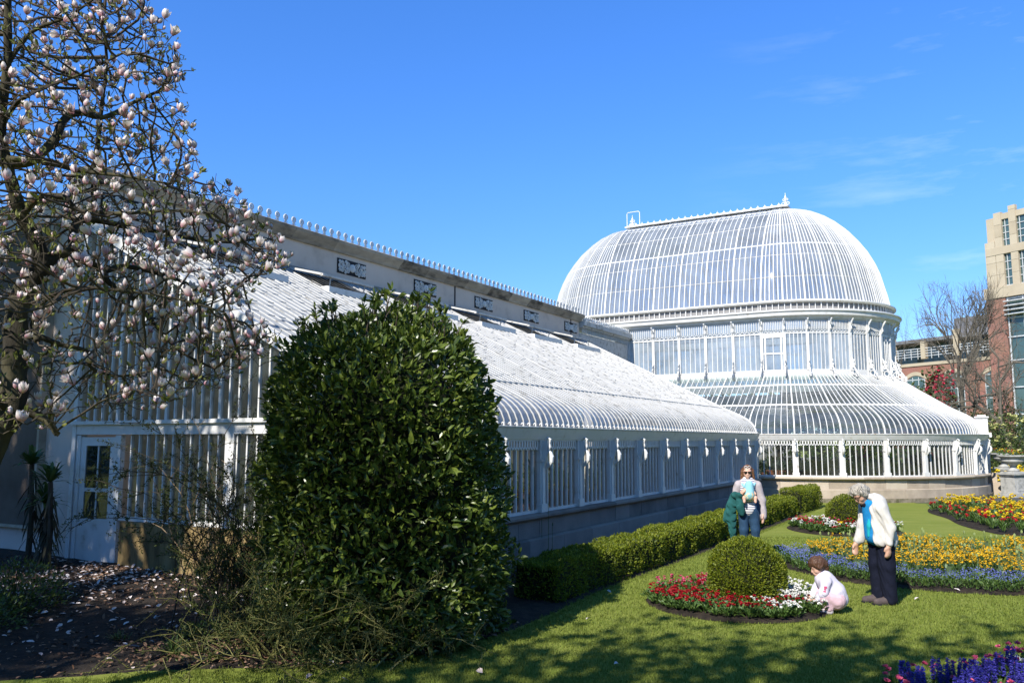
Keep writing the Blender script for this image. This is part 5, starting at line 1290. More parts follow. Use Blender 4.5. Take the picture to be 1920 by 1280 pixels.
# ================================================================ URNS, FAR BUILDINGS AND TREES
M_URN = noisy('grey_carved_stone', [(.3, (.2, .2, .19)), (.5, (.36, .355, .33)), (.8, (.46, .45, .42))], 6, .85, .3, bscale=40)
def urn(x, y, s, label):
    o = empty('stone_urn', (x, y, 0), .3, label, 'urn', 'stone urns on pedestals'); b = (x, y, 0)
    ped = MB(); c, sn = math.cos(.3), math.sin(.3)
    def bx(w, z0, z1): ped.obox((x, y, (z0 + z1) / 2 * s), (c * w * s, sn * w * s, 0), (-sn * w * s, c * w * s, 0), (0, 0, (z1 - z0) / 2 * s))
    for w, z0, z1 in ((.42, 0, .1), (.37, .1, .16), (.31, .16, .78), (.36, .78, .83), (.4, .83, .9), (.3, .9, .95)): bx(w, z0, z1)
    for sg in (-1, 1): ped.obox((x + sn * .315 * s * sg, y - c * .315 * s * sg, .47 * s), (c * .2 * s, sn * .2 * s, 0), (-sn * .006, c * .006, 0), (0, 0, .24 * s))
    ped.build('pedestal', M_URN, o)
    u = MB(); u.lathe(b, [(r * s, z * s) for r, z in ((.2, .95), (.22, 1.0), (.13, 1.06), (.09, 1.12), (.1, 1.17), (.2, 1.22), (.36, 1.3), (.4, 1.36), (.37, 1.4), (.4, 1.44), (.5, 1.5), (.53, 1.54), (.5, 1.56), (.44, 1.55), (.1, 1.5))], 24); u.build('bowl', M_URN, o, smooth=True)
    r = np.random.default_rng(int(x * 10)); P = np.array(b) + np.c_[r.normal(size=(150, 2)) * .2 * s, 1.52 * s + r.random(150) * .2 * s]
    f = np_mesh('planting', *leaves(P, rnd_dirs(r, 150) + [0, 0, .5], rnd_dirs(r, 150), .1, .045, .1), L_LOW, o)
    for nm, m, k in (('yellow_blooms', F_YELLOW, 16), ('red_blooms', F_CRIM, 12)):
        C = np.array(b) + np.c_[r.normal(size=(k, 2)) * .19 * s, 1.6 * s + r.random(k) * .16 * s]; np_mesh(nm, *heads(r, C, .05, 8), m, f)
urn(19.0, 31.6, 1.0, 'nearer grey stone urn planted with spring flowers on a square pedestal')
urn(21.5, 36.4, 1.0, 'farther stone urn seen behind the nearer one, beside the yellow bed')
# striped edge ramp on the path
mb = MB(); a, b = gp(1862, 946), gp(1886, 944); d = (b - a); n = 10
for i in range(n): mb.bar(a + d * (i / n) + Vector((0, 0, .05)), a + d * ((i + .96) / n) + Vector((0, 0, .05)), .22, .08, mi=i % 2)
prop(mb.build('striped_ramp', [petal_mat('yellow_stripe', (.7, .45, .03)), M_DARK]), 'small black and yellow striped ramp on the path by the rounded end', 'ramp')
M_BRICK = None
def brick_mat():
    m, t = new_mat('orange_red_brick'); L = t.links.new
    br = N(t, 'ShaderNodeTexBrick', i_Scale=1.0); br.inputs['Color1'].default_value = (.34, .1, .045, 1); br.inputs['Color2'].default_value = (.25, .07, .035, 1); br.inputs['Mortar'].default_value = (.3, .2, .15, 1)
    br.inputs['Mortar Size'].default_value = .008; br.inputs['Brick Width'].default_value = .23; br.inputs['Row Height'].default_value = .075
    tc = N(t, 'ShaderNodeTexCoord'); sp = N(t, 'ShaderNodeSeparateXYZ'); cb = N(t, 'ShaderNodeCombineXYZ'); L(tc.outputs['Object'], sp.inputs[0]); L(sp.outputs[0], cb.inputs[0]); L(sp.outputs[2], cb.inputs[1]); L(cb.outputs[0], br.inputs[0])
    n = N(t, 'ShaderNodeTexNoise', i_Scale=.5, i_Detail=6); L(tc.outputs['Object'], n.inputs[0]); mx = N(t, 'ShaderNodeMix', data_type='RGBA', blend_type='MULTIPLY'); mx.inputs[0].default_value = .5; L(br.outputs[0], mx.inputs[6]); L(n.outputs['Color'], mx.inputs[7])
    hb = N(t, 'ShaderNodeBrightContrast'); hb.inputs['Bright'].default_value = .04; L(mx.outputs[2], hb.inputs[0])
    p = N(t, 'ShaderNodeBsdfPrincipled'); p.inputs['Roughness'].default_value = .85; L(hb.outputs[0], p.inputs['Base Color']); o = N(t, 'ShaderNodeOutputMaterial'); L(p.outputs[0], o.inputs[0]); return m
M_BRICK = brick_mat()
M_BEIGE = noisy('beige_stone_cladding', [(.2, (.3, .245, .17)), (.5, (.42, .35, .25)), (.8, (.5, .43, .32))], .5, .85, .1, island=.3, detail=8)
M_WGLASS = noisy('green_window_glass', [(.3, (.03, .06, .06)), (.7, (.07, .12, .115))], .4, .08, spec=.9)
M_ALU = noisy('pale_metal_frame', [(.3, (.45, .46, .46)), (.7, (.6, .61, .61))], 3, .4)
M_SLATE = noisy('grey_roof_slate', [(.3, (.1, .1, .105)), (.7, (.2, .2, .21))], 2, .7)
def facade(origin, name, label):
    ang = math.atan2(-.899, .438); o = empty(name, (*origin, 0), ang, label, 'building'); return o
def fx(o):                                     # local: x along the facade to the right, y away from the viewer, z up
    return lambda name, boxes, m, par=None: (lambda mb: ([mb.box(*b) for b in boxes], mb.build(name, m, par or o, world=False))[1])(MB())
T = facade((43.9, 75.0), 'library_tower', 'tall beige stone and brick tower with green windows at the right edge'); B = fx(T)
B('brick_wall', [(-.2, 1.6, 0.02, 9, -.2, 15.0)], M_BRICK); B('band', [(-.3, 14, -.1, 9, 15.0, 16.0)], M_BEIGE)
B('stone_wall', [(0, 14, .5, 9, 16.0, 22.6)], M_BEIGE)
piers = [(-.05, .9, 16, 20.3), (.95, 1.65, 16, 22.9), (2.35, 3.0, 16, 23.3), (3.9, 4.6, 16, 23.5), (5.6, 6.3, 16, 23.5), (7.4, 8.1, 16, 23.5)]
for x0, x1, z0, z1 in piers:
    mb = MB(); z = z0
    while z < z1: e = min(z + 1.15, z1); mb.box(x0, x1, .14, .49, z + .01, e - .01); z = e
    mb.build('pier', M_BEIGE, T, world=False)
B('spandrel', [(.0, 14, .1, .48, 19.0, 19.7), (1.6, 14, .2, .48, 22.2, 22.75)], M_BEIGE)
for x0, x1 in ((1.65, 2.35), (3.0, 3.9), (4.6, 5.6), (6.3, 7.4)):
    for z0, z1 in ((16.1, 19.0), (19.7, 22.2)):
        w = B('window', [(x0, x1, .3, .36, z0 + (z1 - z0) * k / 4 - .03, z0 + (z1 - z0) * k / 4 + .03) for k in range(5)] + [(x0 + .22, x0 + .27, .3, .36, z0, z1)], M_ALU); B('pane', [(x0, x1, .38, .42, z0, z1)], M_WGLASS, w)
w = B('glazed_front', [(x, x + .1, .1, .2, -.2, 15) for x in (1.7, 3.1, 4.5, 5.9, 7.3, 8.7)] + [(1.6, 14, .1, .2, z, z + .1) for z in (2, 4.4, 6.8, 9.2, 11.3, 13.0, 14.8)], M_ALU); B('pane', [(1.6, 14, .25, .3, -.2, 15)], M_WGLASS, w)
B('louvre', [(1.7, 14, -.5, .1, z, z + .08) for z in (13.3, 13.7, 14.1, 14.5)], M_ALU)
LBD = facade((46.0, 100.0), 'brick_building', 'lower red brick building with a roof terrace behind the bare trees'); B = fx(LBD)
B('brick_wall', [(-6, 26, 0, 12, -.2, 10.8)], M_BRICK); B('stone_band', [(-6.1, 26.1, -.12, 12, 10.8, 11.15)], M_BEIGE)
B('upper_wall', [(-6, 26, 2.6, 12, 11.15, 13.6)], M_WGLASS); B('roof', [(-6.3, 26.3, .2, 12.4, 13.6, 14.0)], M_SLATE); B('upper_roof', [(6, 26, 4, 12, 14.0, 16.4)], M_SLATE)
for k in range(7): B('terrace_post', [(-4 + 4.2 * k, -3.45 + 4.2 * k, -.05, .5, 11.6, 14.6 if k % 2 else 13.7)], M_BEIGE)
B('railing', [(-6, 26, .05, .1, z, z + .07) for z in (11.9, 12.2, 12.5, 12.8)] + [(-6 + .9 * k, -5.95 + .9 * k, .04, .11, 11.6, 12.85) for k in range(36)], M_ALU)
for k in range(6):
    x0 = -2.6 + 4.9 * k; z0, z1 = 4.2, 9.2
    hd = MB(); hd.prism([(x0 - .25 + (2.9) * i / 10, -.06, z1 + .5 * math.sin(PI * i / 10)) for i in range(11)] + [(x0 - .25 + 2.9 * (1 - i / 10), -.06, z1 + .4 + .55 * math.sin(PI * i / 10)) for i in range(11)], (0, .3, 0)); hd.build('arch', M_BEIGE, LBD, world=False)
    w = B('window', [(x0 + 2.4 * i / 3 - .04, x0 + 2.4 * i / 3 + .04, -.03, .05, z0, z1 + (.3 if 0 < i < 3 else 0)) for i in range(4)] + [(x0, x0 + 2.4, -.03, .05, z0 + 1.25 * i - .04, z0 + 1.25 * i + .04) for i in range(5)], M_ALU)
    pn = MB(); pn.prism([(x0, -.01, z0), (x0 + 2.4, -.01, z0), (x0 + 2.4, -.01, z1)] + [(x0 + 2.4 * (1 - i / 10), -.01, z1 + .45 * math.sin(PI * i / 10)) for i in range(1, 11)], (0, .05, 0)); pn.build('pane', M_WGLASS, w, world=False)
# bare trees
M_GREYBARK = noisy('grey_bare_bark', [(.3, (.07, .06, .045)), (.7, (.15, .13, .1))], 2, .9)
def bare_tree(loc, h, label, seed, wide=.5, depth=7, trunk=.22, lean=(0, 0), cw=None):
    r = random.Random(seed); root = empty('bare_tree', loc, 0, label, 'tree', 'leafless trees by the brick building'); mt, mw = MB(), MB()
    def grow(p, d, L_, rad, lv):
        n = 3; pts = [p]; 
        for i in range(n):
            d = (d + Vector((r.gauss(0, 1), r.gauss(0, 1), r.gauss(0, .6))) * .13 + Vector((0, 0, .05))).normalized(); pts.append(pts[-1] + d * L_ / n)
        (mt if lv < 2 else mw).tube(pts, [rad * (1 - .35 * i / n) for i in range(n + 1)], 6 if lv < 2 else (4 if lv < 4 else 3), cap=False)
        if lv >= depth: return
        k = 3 if lv < depth - 1 else 2
        for j in range(k):
            ax = d.orthogonal().normalized(); ax.rotate(Matrix.Rotation(r.uniform(0, 6.28), 3, d)); dd_ = d.copy(); dd_.rotate(Matrix.Rotation(r.uniform(.25, .95) * (wide / .5), 3, ax))
            grow(pts[-1] if j < 2 else pts[2], dd_, L_ * r.uniform(.62, .86), rad * .6, lv + 1)
    grow(Vector((0, 0, 0)), Vector((lean[0], lean[1], 1)).normalized(), h * .27, trunk, 0)
    allv = np.array(mt.v + mw.v); sz = h / allv[:, 2].max(); sx = (cw / max(1e-6, np.percentile(np.hypot(allv[:, 0], allv[:, 1]), 97))) if cw else sz
    for q in (mt, mw): q.v = [(loc[0] + v[0] * sx, loc[1] + v[1] * sx, loc[2] + v[2] * sz) for v in q.v]
    mt.build('trunk', M_GREYBARK, root); mw.build('twigs', M_GREYBARK, root)
bare_tree((30.4, 55, 0), 13.3, 'large leafless tree in front of the brick building', 11, .46, 7, .26, cw=4.0)
bare_tree((27.8, 46, 0), 10.0, 'leafless tree at the right edge in front of the tower', 12, .6, 7, .2, cw=3.6)
bare_tree((37.5, 79, 0), 15.5, 'small leafless tree seen just past the drum of the dome', 13, .5, 6, .2, cw=3.4)
bare_tree((34.5, 62, 0), 9.5, 'low spreading leafless tree beside the brick wall', 14, .75, 6, .18)
groundbush_ = groundbush
def bigbush(x, y, rx, rz, lab, seed, mat, fl=None, n=2600, L0=.16, flname='blooms', z0=0, nfl=900):
    r = np.random.default_rng(seed); loc = (x, y, z0); o = empty('shrub', loc, 0, lab, 'shrub'); d = rnd_dirs(r, n); d[:, 2] = np.abs(d[:, 2]) * 1.1; rad = r.random(n) ** .3
    P = d * rad[:, None] * [rx, rx, rz]; P *= (1 + fbm(P, 1.2 / rx, seed) * .35)[:, None]; L_ = r.uniform(.6, 1.3, n) * L0
    np_mesh('foliage', *leaves(P + np.array(loc), rnd_dirs(r, n) + d * .6, rnd_dirs(r, n) + [0, 0, .6], L_, L_ * .5, .15), mat, o)
    if fl:
        k = nfl; d = rnd_dirs(r, k); d[:, 2] = np.abs(d[:, 2]); P = d * [rx * 1.02, rx * 1.02, rz * 1.02]; P *= (1 + fbm(P, 1.2 / rx, seed) * .35)[:, None]
        np_mesh(flname, *heads(r, P + np.array(loc), .17, 8), fl, o)
    m = MB()
    for k in range(8): a = k * .8; m.tube([loc, (x + math.cos(a) * rx * .3, y + math.sin(a) * rx * .3, z0 + rz * .4), (x + math.cos(a) * rx * .7, y + math.sin(a) * rx * .7, z0 + rz * .75)], [.06, .04, .015], 5)
    m.build('stems', M_TWIG, o)
M_MIDGREEN = leaf_mat('mid_green_shrub_leaf', [(0, (.025, .05, .012)), (.5, (.06, .095, .022)), (1, (.12, .15, .04))], .5, .3)
bigbush(26.5, 52, 1.65, 5.4, 'tall rhododendron covered in magenta-red blooms behind the lower roof', 91, M_MIDGREEN, F_RHODO, 5200, .3)
bigbush(25.6, 43, 1.7, 3.0, 'green shrub with pale yellow flowers behind the stone urns', 92, M_MIDGREEN, petal_mat('pale_cream_bloom', (.5, .5, .2)), 3000, nfl=130)
bigbush(29.5, 45, 2.0, 3.4, 'rounded green shrub at the right edge behind the urns', 93, M_MIDGREEN, None, 2600)
bigbush(32, 56, 2.4, 4.2, 'olive green shrub beneath the large leafless tree', 94, M_SCRUB, None, 3000, .2)
bigbush(24, 47, 1.8, 3.2, 'dark green shrub just past the end of the rounded wall', 95, M_MIDGREEN, None, 2600)
bigbush(36, 60, 2.6, 4.8, 'brownish twiggy shrub in front of the brick wall', 96, M_SCRUB, None, 3000, .2)
rr = np.random.default_rng(99); P = []
for a in np.linspace(-1.25, 1.25, 90):
    D_ = 190 + rr.uniform(-15, 25); c = np.array([math.sin(a) * D_, math.cos(a) * D_, 0]); P.append(c + rr.normal(size=(240, 3)) * [5, 5, 3.2] + [0, 0, 5 + rr.uniform(-1, 3)])
P = np.concatenate(P); n = len(P); prop(np_mesh('distant_wood', *leaves(P, rnd_dirs(rr, n), rnd_dirs(rr, n), 1.5, 1.1, .1), M_SCRUB), 'distant belt of trees round the park', 'wood', kind='stuff')

# ---- brown wall beyond the near end of the glasshouse
M_BROWN = noisy('dark_brown_render', [(.2, (.07, .05, .038)), (.5, (.13, .1, .075)), (.8, (.18, .14, .11))], 1.1, .9, .2, detail=10, bscale=25)
o = empty('rear_building', Wd(8.45, -17.0), -ANG, 'plain brown rendered wall left of the white door', 'building')
m = MB(); m.ubox(8.42, 10.5, -26, VB - .552, -.2, 6.42); m.build('wall', M_RENDER, o); m = MB(); m.ubox(8.36, 10.5, -26, VB - .556, 6.42, 6.52); m.build('coping', M_COPING, o)
m = MB(); m.ubox(8.3, 8.418, -20, -14.33, .66, 6.0); bd = m.build('board', M_BROWN, o)
m = MB(); m.ubox(8.285, 8.418, -14.33, -14.27, .62, 6.0); m.ubox(8.285, 8.418, -20, -14.33, .6, .655); m.build('edge_trim', noisy('pale_edge_trim', [(.3, (.32, .25, .17)), (.7, (.5, .42, .32))], 4, .8), bd)

# ---- inside the glasshouse
M_FLOOR = noisy('greenhouse_floor', [(.3, (.1, .09, .08)), (.7, (.22, .2, .18))], 3, .85)
M_TERRA = noisy('terracotta', [(.3, (.3, .12, .06)), (.7, (.42, .19, .1))], 5, .8)
add_sheet('greenhouse_floor', [Wd(U0 + .1, VF - .1), Wd(U1, VF - .1)] + [Wd(UC + (RL - .3) * math.cos(t), VC + (RL - .3) * math.sin(t)) for t in np.linspace(PI, 0, 30)] + [Wd(UC + RL - .3, VB), Wd(U0 + .1, VB)], .22, M_FLOOR, 'dim floor inside the glasshouse', 'floor')
def bench(fn, ds, name, lab):
    o = empty(name, at(fn(ds[len(ds) // 2]), -.8, .22), 0, lab, 'bench'); m = MB(); psweep(m, [fn(d) for d in ds], rect(-1.15, -.3, .74, .8)); m.build('top', M_GREYWOOD, o)
    for d in ds[::4]:
        for off in (-1.05, -.4): m = MB(); p = fn(d); m.obox(at(p, off, .48), tan(p) * .03, nor(p) * .03, (0, 0, .26)); m.build('leg', M_GREYWOOD, o)
bench(wing, lin(.5, 20.6, 40), 'plant_bench', 'long slatted plant bench inside the wing'); bench(apse, lin(-1, PI * RL * .8, 50), 'plant_bench', 'curved plant bench inside the rounded end')
def pot_proto(kind, seed):
    r = np.random.default_rng(seed); o = empty('potted_plant', (0, 0, 0), 0); m = MB(); m.lathe((0, 0, 0), [(.085, 0), (.12, .17), (.13, .17), (.13, .2), (.115, .2), (.1, .18)], 12); m.build('pot', M_TERRA, o)
    if kind == 'bush': f = clump(r, 120, .14, .38, .13, .05, (.1, 1.5)); f[0][:, 2] += .18; np_mesh('foliage', *f, L_LOW, o)
    if kind == 'flower':
        f = clump(r, 90, .12, .3, .12, .05, (.1, 1.4)); f[0][:, 2] += .18; np_mesh('foliage', *f, L_LOW, o); C = np.c_[r.normal(size=(14, 2)) * .13, .5 + r.normal(size=14) * .1]; np_mesh('blooms', *heads(r, C, .05, 8), F_PINK, o)
    if kind == 'pale': f = clump(r, 110, .16, .22, .1, .03, (.1, 1.5)); f[0][:, 2] += .18; np_mesh('foliage', *f, leaf_mat('grey_succulent_leaf', [(0, (.13, .18, .12)), (1, (.3, .36, .25))], .5, .2), o)
    if kind == 'spiky': f = clump(r, 40, .04, .05, .5, .035, (.05, 1.2), 'strap'); f[0][:, 2] += .18; np_mesh('foliage', *f, L_GREY, o)
    return o
kinds = {'bush': 'leafy green pot plant', 'flower': 'pink-flowered pot plant', 'pale': 'grey-green succulent in a terracotta pot', 'spiky': 'spiky-leaved pot plant'}
PP = {k: pot_proto(k, 500 + i) for i, k in enumerate(kinds)}; used_pp = set()
def place_pot(k, xyz, s, where, grp):
    if k in used_pp: o = copy_tree(PP[k])
    else: o = PP[k]; used_pp.add(k)
    o.location = xyz; o.rotation_euler = (0, 0, RZ()); o.scale = (s, s, s); prop(o, kinds[k] + ' ' + where, 'pot plant', grp + ' ' + k + ' pot plants'.replace('pot plants', 'plants'))
KL = list(kinds)
for i in range(44):
    p = wing(.7 + 19.6 * (i + rf.random() * .5) / 44); place_pot(KL[int(rf.choice(4, p=[.5, .2, .15, .15]))], at(p, -.72 + rf.uniform(-.3, .3), .8), S_(.8, 1.5), 'on the bench inside the wing', 'wing')
for i in range(52):
    p = apse(-.8 + (PI * RL * .8 + .4) * (i + rf.random() * .5) / 52); place_pot(KL[int(rf.choice(4, p=[.35, .15, .3, .2]))], at(p, -.7 + rf.uniform(-.28, .28), .8), S_(.8, 1.35), 'on the bench inside the rounded end', 'rounded end')
def palm(u, v, h, seed, lab):
    r = np.random.default_rng(seed); b = Vector(Wd(u, v, .22)); o = empty('indoor_palm', b, 0, lab, 'palm', 'palms inside the rounded end'); m = MB(); top = b + Vector((.1, 0, h)); m.tube([b, b.lerp(top, .5), top], [.13, .1, .09], 8); m.build('trunk', M_TWIG, o); P, D, L2 = [], [], []; rib = MB()
    for k in range(18):
        a = r.uniform(0, 6.28); d = Vector((math.cos(a), math.sin(a), r.uniform(.1, 1.3))).normalized(); pts = [top]
        for i in range(8): d = (d + Vector((0, 0, -.14))).normalized(); pts.append(pts[-1] + d * .19)
        rib.tube(pts, .01, 3); sd = Vector((-math.sin(a), math.cos(a), 0))
        for i in range(1, 9):
            for t in (0, .5):
                q = pts[i - 1].lerp(pts[i], t)
                for s in (-1, 1): P.append(q); D.append(sd * s + (pts[i] - pts[i - 1]).normalized() * .7 + Vector((0, 0, -.25))); L2.append(.34 * (1 - abs(i - 4.5) / 9))
    rib.build('frond_ribs', L_LOW, o); np_mesh('fronds', *leaves(np.array(P), np.array(D), np.array([(0, 0, 1)] * len(P)) + r.normal(size=(len(P), 3)) * .2, np.array(L2), .035, .1), L_LOW, o)
for k, (a, q, h) in enumerate(((.35, 5.0, 1.5), (.8, 4.4, 2.0), (1.15, 5.1, 1.3), (1.6, 4.6, 1.8), (2.1, 5.0, 1.4), (.1, 4.2, 2.1))):
    palm(UC - q * math.cos(a), VC + q * math.sin(a), h, 600 + k, 'tall green palm inside the rounded end behind the pot plants')
for k in range(7):
    u = 10.2 + 2.7 * k; groundbush(Wd(u, -9.6 + .8 * math.sin(k * 2.1), .22), 900, .75, 1.7, ('leafy planting in the middle of the wing behind the glass'), 640 + k, L_LOW, .12)['group'] = 'plants growing inside the wing'
for k in range(8):
    a = .1 + .3 * k; groundbush(Wd(UC - 3.6 * math.cos(a), VC + 3.6 * math.sin(a), .22), 1100, .95, 1.9, ('dense leafy planting in the centre of the rounded end'), 660 + k, M_LAUREL, .16)['group'] = 'plants growing in the rounded end'
# ================================================================ PEOPLE: bodies as one continuous surface grown from round-cone fields
def field(prims, vox, k):
    """prims: (a, b, ra, rb, flat_dir or None, flat) -> smooth union sampled on a grid"""
    lo = np.min([np.minimum(p[0], p[1]) - max(p[2], p[3]) for p in prims], 0) - 4 * vox - k; hi = np.max([np.maximum(p[0], p[1]) + max(p[2], p[3]) for p in prims], 0) + 4 * vox + k
    n = np.ceil((hi - lo) / vox).astype(int) + 1; acc = np.zeros(n)
    ax = [lo[i] + vox * np.arange(n[i]) for i in range(3)]
    for a, b, ra, rb, fd, fl in prims:
        a = np.array(a, float); b = np.array(b, float); m = max(ra, rb) + 6 * k
        i0 = np.clip(np.floor((np.minimum(a, b) - m - lo) / vox).astype(int), 0, n); i1 = np.clip(np.ceil((np.maximum(a, b) + m - lo) / vox).astype(int) + 1, 0, n)
        X, Y, Z = np.meshgrid(*[ax[i][i0[i]:i1[i]] for i in range(3)], indexing='ij'); Q = np.stack([X, Y, Z], -1) - a; d = b - a
        sc = 1.0
        if fd is not None:
            f = unit(np.array(fd, float)); Q = Q + (Q @ f)[..., None] * f * (1 / fl - 1); d = d + (d @ f) * f * (1 / fl - 1); sc = .5 + .5 * fl
        L2 = d @ d; t = np.clip((Q @ d) / L2, 0, 1) if L2 > 1e-12 else np.zeros(Q.shape[:3])
        dist = (np.linalg.norm(Q - t[..., None] * d, axis=-1) - (ra + (rb - ra) * t)) * sc
        acc[i0[0]:i1[0], i0[1]:i1[1], i0[2]:i1[2]] += np.exp(np.clip(-dist / k, -40, 40))
    return -k * np.log(np.maximum(acc, 1e-17)), lo
def surface_nets(D, lo, vox):
    s = D < 0; nx, ny, nz = D.shape; c = [(i, j, l) for i in (0, 1) for j in (0, 1) for l in (0, 1)]
    cs = np.stack([s[i:nx - 1 + i, j:ny - 1 + j, l:nz - 1 + l] for i, j, l in c]); act = cs.any(0) & ~cs.all(0); idx = np.full(act.shape, -1); cells = np.argwhere(act); idx[act] = np.arange(len(cells))
    acc = np.zeros((len(cells), 3)); cnt = np.zeros(len(cells))
    for e0 in c:
        for ax_ in range(3):
            if e0[ax_]: continue
            e1 = list(e0); e1[ax_] = 1
            d0 = D[tuple((cells + e0).T)]; d1 = D[tuple((cells + e1).T)]; m = (d0 < 0) != (d1 < 0); t = np.where(m, d0 / np.where(m, d0 - d1, 1), 0)
            P = np.tile(np.array(e0, float), (len(cells), 1)); P[:, ax_] += t; acc[m] += P[m]; cnt[m] += 1
    V = lo + vox * (cells + acc / cnt[:, None]); F = []
    for ax_ in range(3):
        a, b = [(1, 2), (2, 0), (0, 1)][ax_]; sl0 = [slice(0, None)] * 3; sl1 = [slice(0, None)] * 3; sl0[ax_] = slice(0, -1); sl1[ax_] = slice(1, None)
        E = np.argwhere(s[tuple(sl0)] != s[tuple(sl1)]); E = E[(E[:, a] > 0) & (E[:, b] > 0) & (E[:, a] < D.shape[a] - 1) & (E[:, b] < D.shape[b] - 1)]; ins = s[tuple(E.T)]
        def g(da, db): q = E.copy(); q[:, a] += da; q[:, b] += db; return idx[tuple(q.T)]
        q = np.stack([g(-1, -1), g(0, -1), g(0, 0), g(-1, 0)], 1); q[~ins] = q[~ins][:, ::-1]; F.append(q)
    F = np.concatenate(F); return V, F[(F >= 0).all(1)]
def blob(name, prims, mat, parent, vox=.008, k=.012, dent=None):
    P = [(p[0], p[1], p[2], p[3], p[4] if len(p) > 4 else None, p[5] if len(p) > 5 else 1.0) for p in prims]
    D, lo = field(P, vox, k)
    if dent: 
        ax = [lo[i] + vox * np.arange(D.shape[i]) for i in range(3)]; X, Y, Z = np.meshgrid(*ax, indexing='ij'); D = D + dent(X, Y, Z)
    V, F = surface_nets(D, lo, vox); o = np_mesh(name, V, F, mat, parent, smooth=True, world=False); return o
def chain(pts, rad, fd=None, fl=1.0): return [(pts[i], pts[i + 1], rad[i], rad[i + 1], fd, fl) for i in range(len(pts) - 1)]
def hand(w, d, palm_n, s=1.0, curl=.5, side=1):
    """palm and five bent fingers: wrist w, pointing d, palm facing palm_n"""
    w = np.array(w, float); d = unit(np.array(d, float)); n = np.array(palm_n, float); n = unit(n - (n @ d) * d); x = np.cross(d, n) * side; P = []
    kn = w + d * .085 * s
    for i, (o, L) in enumerate(((-.028, .068), (-.0095, .078), (.0095, .073), (.027, .058))):
        b = kn + x * o * s; P.append((w + x * o * .6 * s, b, .013 * s, .011 * s)); cur = b; dd_ = d
        for j, f in enumerate((.45, .32, .23)):
            dd_ = unit(dd_ + n * curl * (.45 + .35 * j)); e = cur + dd_ * L * f * s; P.append((cur, e, (.0088 - .0009 * j) * s, (.0082 - .0012 * j) * s)); cur = e
    t0 = w + d * .025 * s - x * .024 * s; t1 = t0 + unit(d * .6 - x * .75 + n * .35) * .04 * s; t2 = t1 + unit(d * .9 - x * .2 + n * .35) * .032 * s
    return P + [(w, t0, .014 * s, .012 * s), (t0, t1, .012 * s, .0098 * s), (t1, t2, .0098 * s, .0078 * s)]
def head(c, fwd, up, s=1.0):
    """head with brow, nose, lips, chin and ears; c = centre of the skull"""
    c = np.array(c, float); f = unit(np.array(fwd, float)); u = np.array(up, float); u = unit(u - (u @ f) * f); r = np.cross(f, u); q = lambda a, b, z: c + (r * a + f * b + u * z) * s
    P = [(q(0, -.015, .02), q(0, .01, .015), .083 * s, .08 * s), (q(0, .03, -.05), q(0, .045, -.085), .058 * s, .04 * s), (q(0, .06, -.095), q(0, .066, -.1), .022 * s, .02 * s),
         (q(0, .082, .0), q(0, .1, -.032), .009 * s, .014 * s), (q(-.018, .088, -.062), q(.018, .088, -.062), .008 * s, .008 * s), (q(-.016, .084, -.074), q(.016, .084, -.074), .009 * s, .009 * s),
         (q(-.035, .066, .024), q(.035, .066, .024), .016 * s, .016 * s), (q(-.042, .052, -.04), q(-.038, .05, -.045), .026 * s, .024 * s), (q(.042, .052, -.04), q(.038, .05, -.045), .026 * s, .024 * s)]
    for sd in (-1, 1): P += [(q(sd * .083, -.01, .012), q(sd * .08, -.006, -.03), .014 * s, .01 * s, r, .5)]
    return P, q
def mk_skin(name, c): return noisy(name, [(.3, tuple(x * .85 for x in c)), (.7, c)], 9, .5, spec=.35)
def eyes(q, s, parent, mat_w, mat_d):
    for sd in (-1, 1):
        m = MB(); c = q(sd * .032, .074, .004); m.lathe(tuple(c - np.array([0, 0, .009 * s])), [(.003 * s, 0), (.009 * s, .005 * s), (.01 * s, .009 * s), (.009 * s, .013 * s), (.003 * s, .018 * s)], 8); m.build('eye', mat_d, parent, world=False)
def cloth(name, c, var=.25, sc=18, bump=.5): return noisy(name, [(.25, tuple(x * (1 - var) for x in c)), (.7, c)], sc, .85, bump, bscale=9, spec=.15)
def folds(amp, f, seed=0):
    def d(X, Y, Z): return amp * (np.sin(f * (Z + .6 * X + .2 * np.sin(f * .4 * Y + seed))) * np.sin(f * .6 * (X - Y) + seed * 2) )
    return d
def person(loc, rz, label, group=None): return empty('person', loc, rz, label, 'person')
SK1 = mk_skin('fair_skin', (.6, .36, .26)); SK2 = mk_skin('light_skin', (.55, .32, .22)); M_JEAN = cloth('blue_denim', (.025, .06, .115)); M_NAVY = cloth('navy_trouser_cloth', (.008, .01, .022))
def stripes(name, c1, c2, f):
    m, t = new_mat(name); L = t.links.new; tc = N(t, 'ShaderNodeTexCoord'); sp = N(t, 'ShaderNodeSeparateXYZ'); L(tc.outputs['Object'], sp.inputs[0]); a = N(t, 'ShaderNodeMath', operation='MULTIPLY'); a.inputs[1].default_value = f; L(sp.outputs[2], a.inputs[0]); b = N(t, 'ShaderNodeMath', operation='FRACT'); L(a.outputs[0], b.inputs[0])
    c = N(t, 'ShaderNodeMath', operation='GREATER_THAN'); c.inputs[1].default_value = .68; L(b.outputs[0], c.inputs[0]); r = ramp(t, [(0, c1), (1, c2)]); L(c.outputs[0], r.inputs[0]); p = N(t, 'ShaderNodeBsdfPrincipled'); p.inputs['Roughness'].default_value = .85; L(r.outputs[0], p.inputs['Base Color']); o = N(t, 'ShaderNodeOutputMaterial'); L(p.outputs[0], o.inputs[0]); return m
M_LENS = noisy('dark_lens', [(0, (.008, .006, .005)), (1, (.015, .012, .01))], 2, .1, spec=.8)
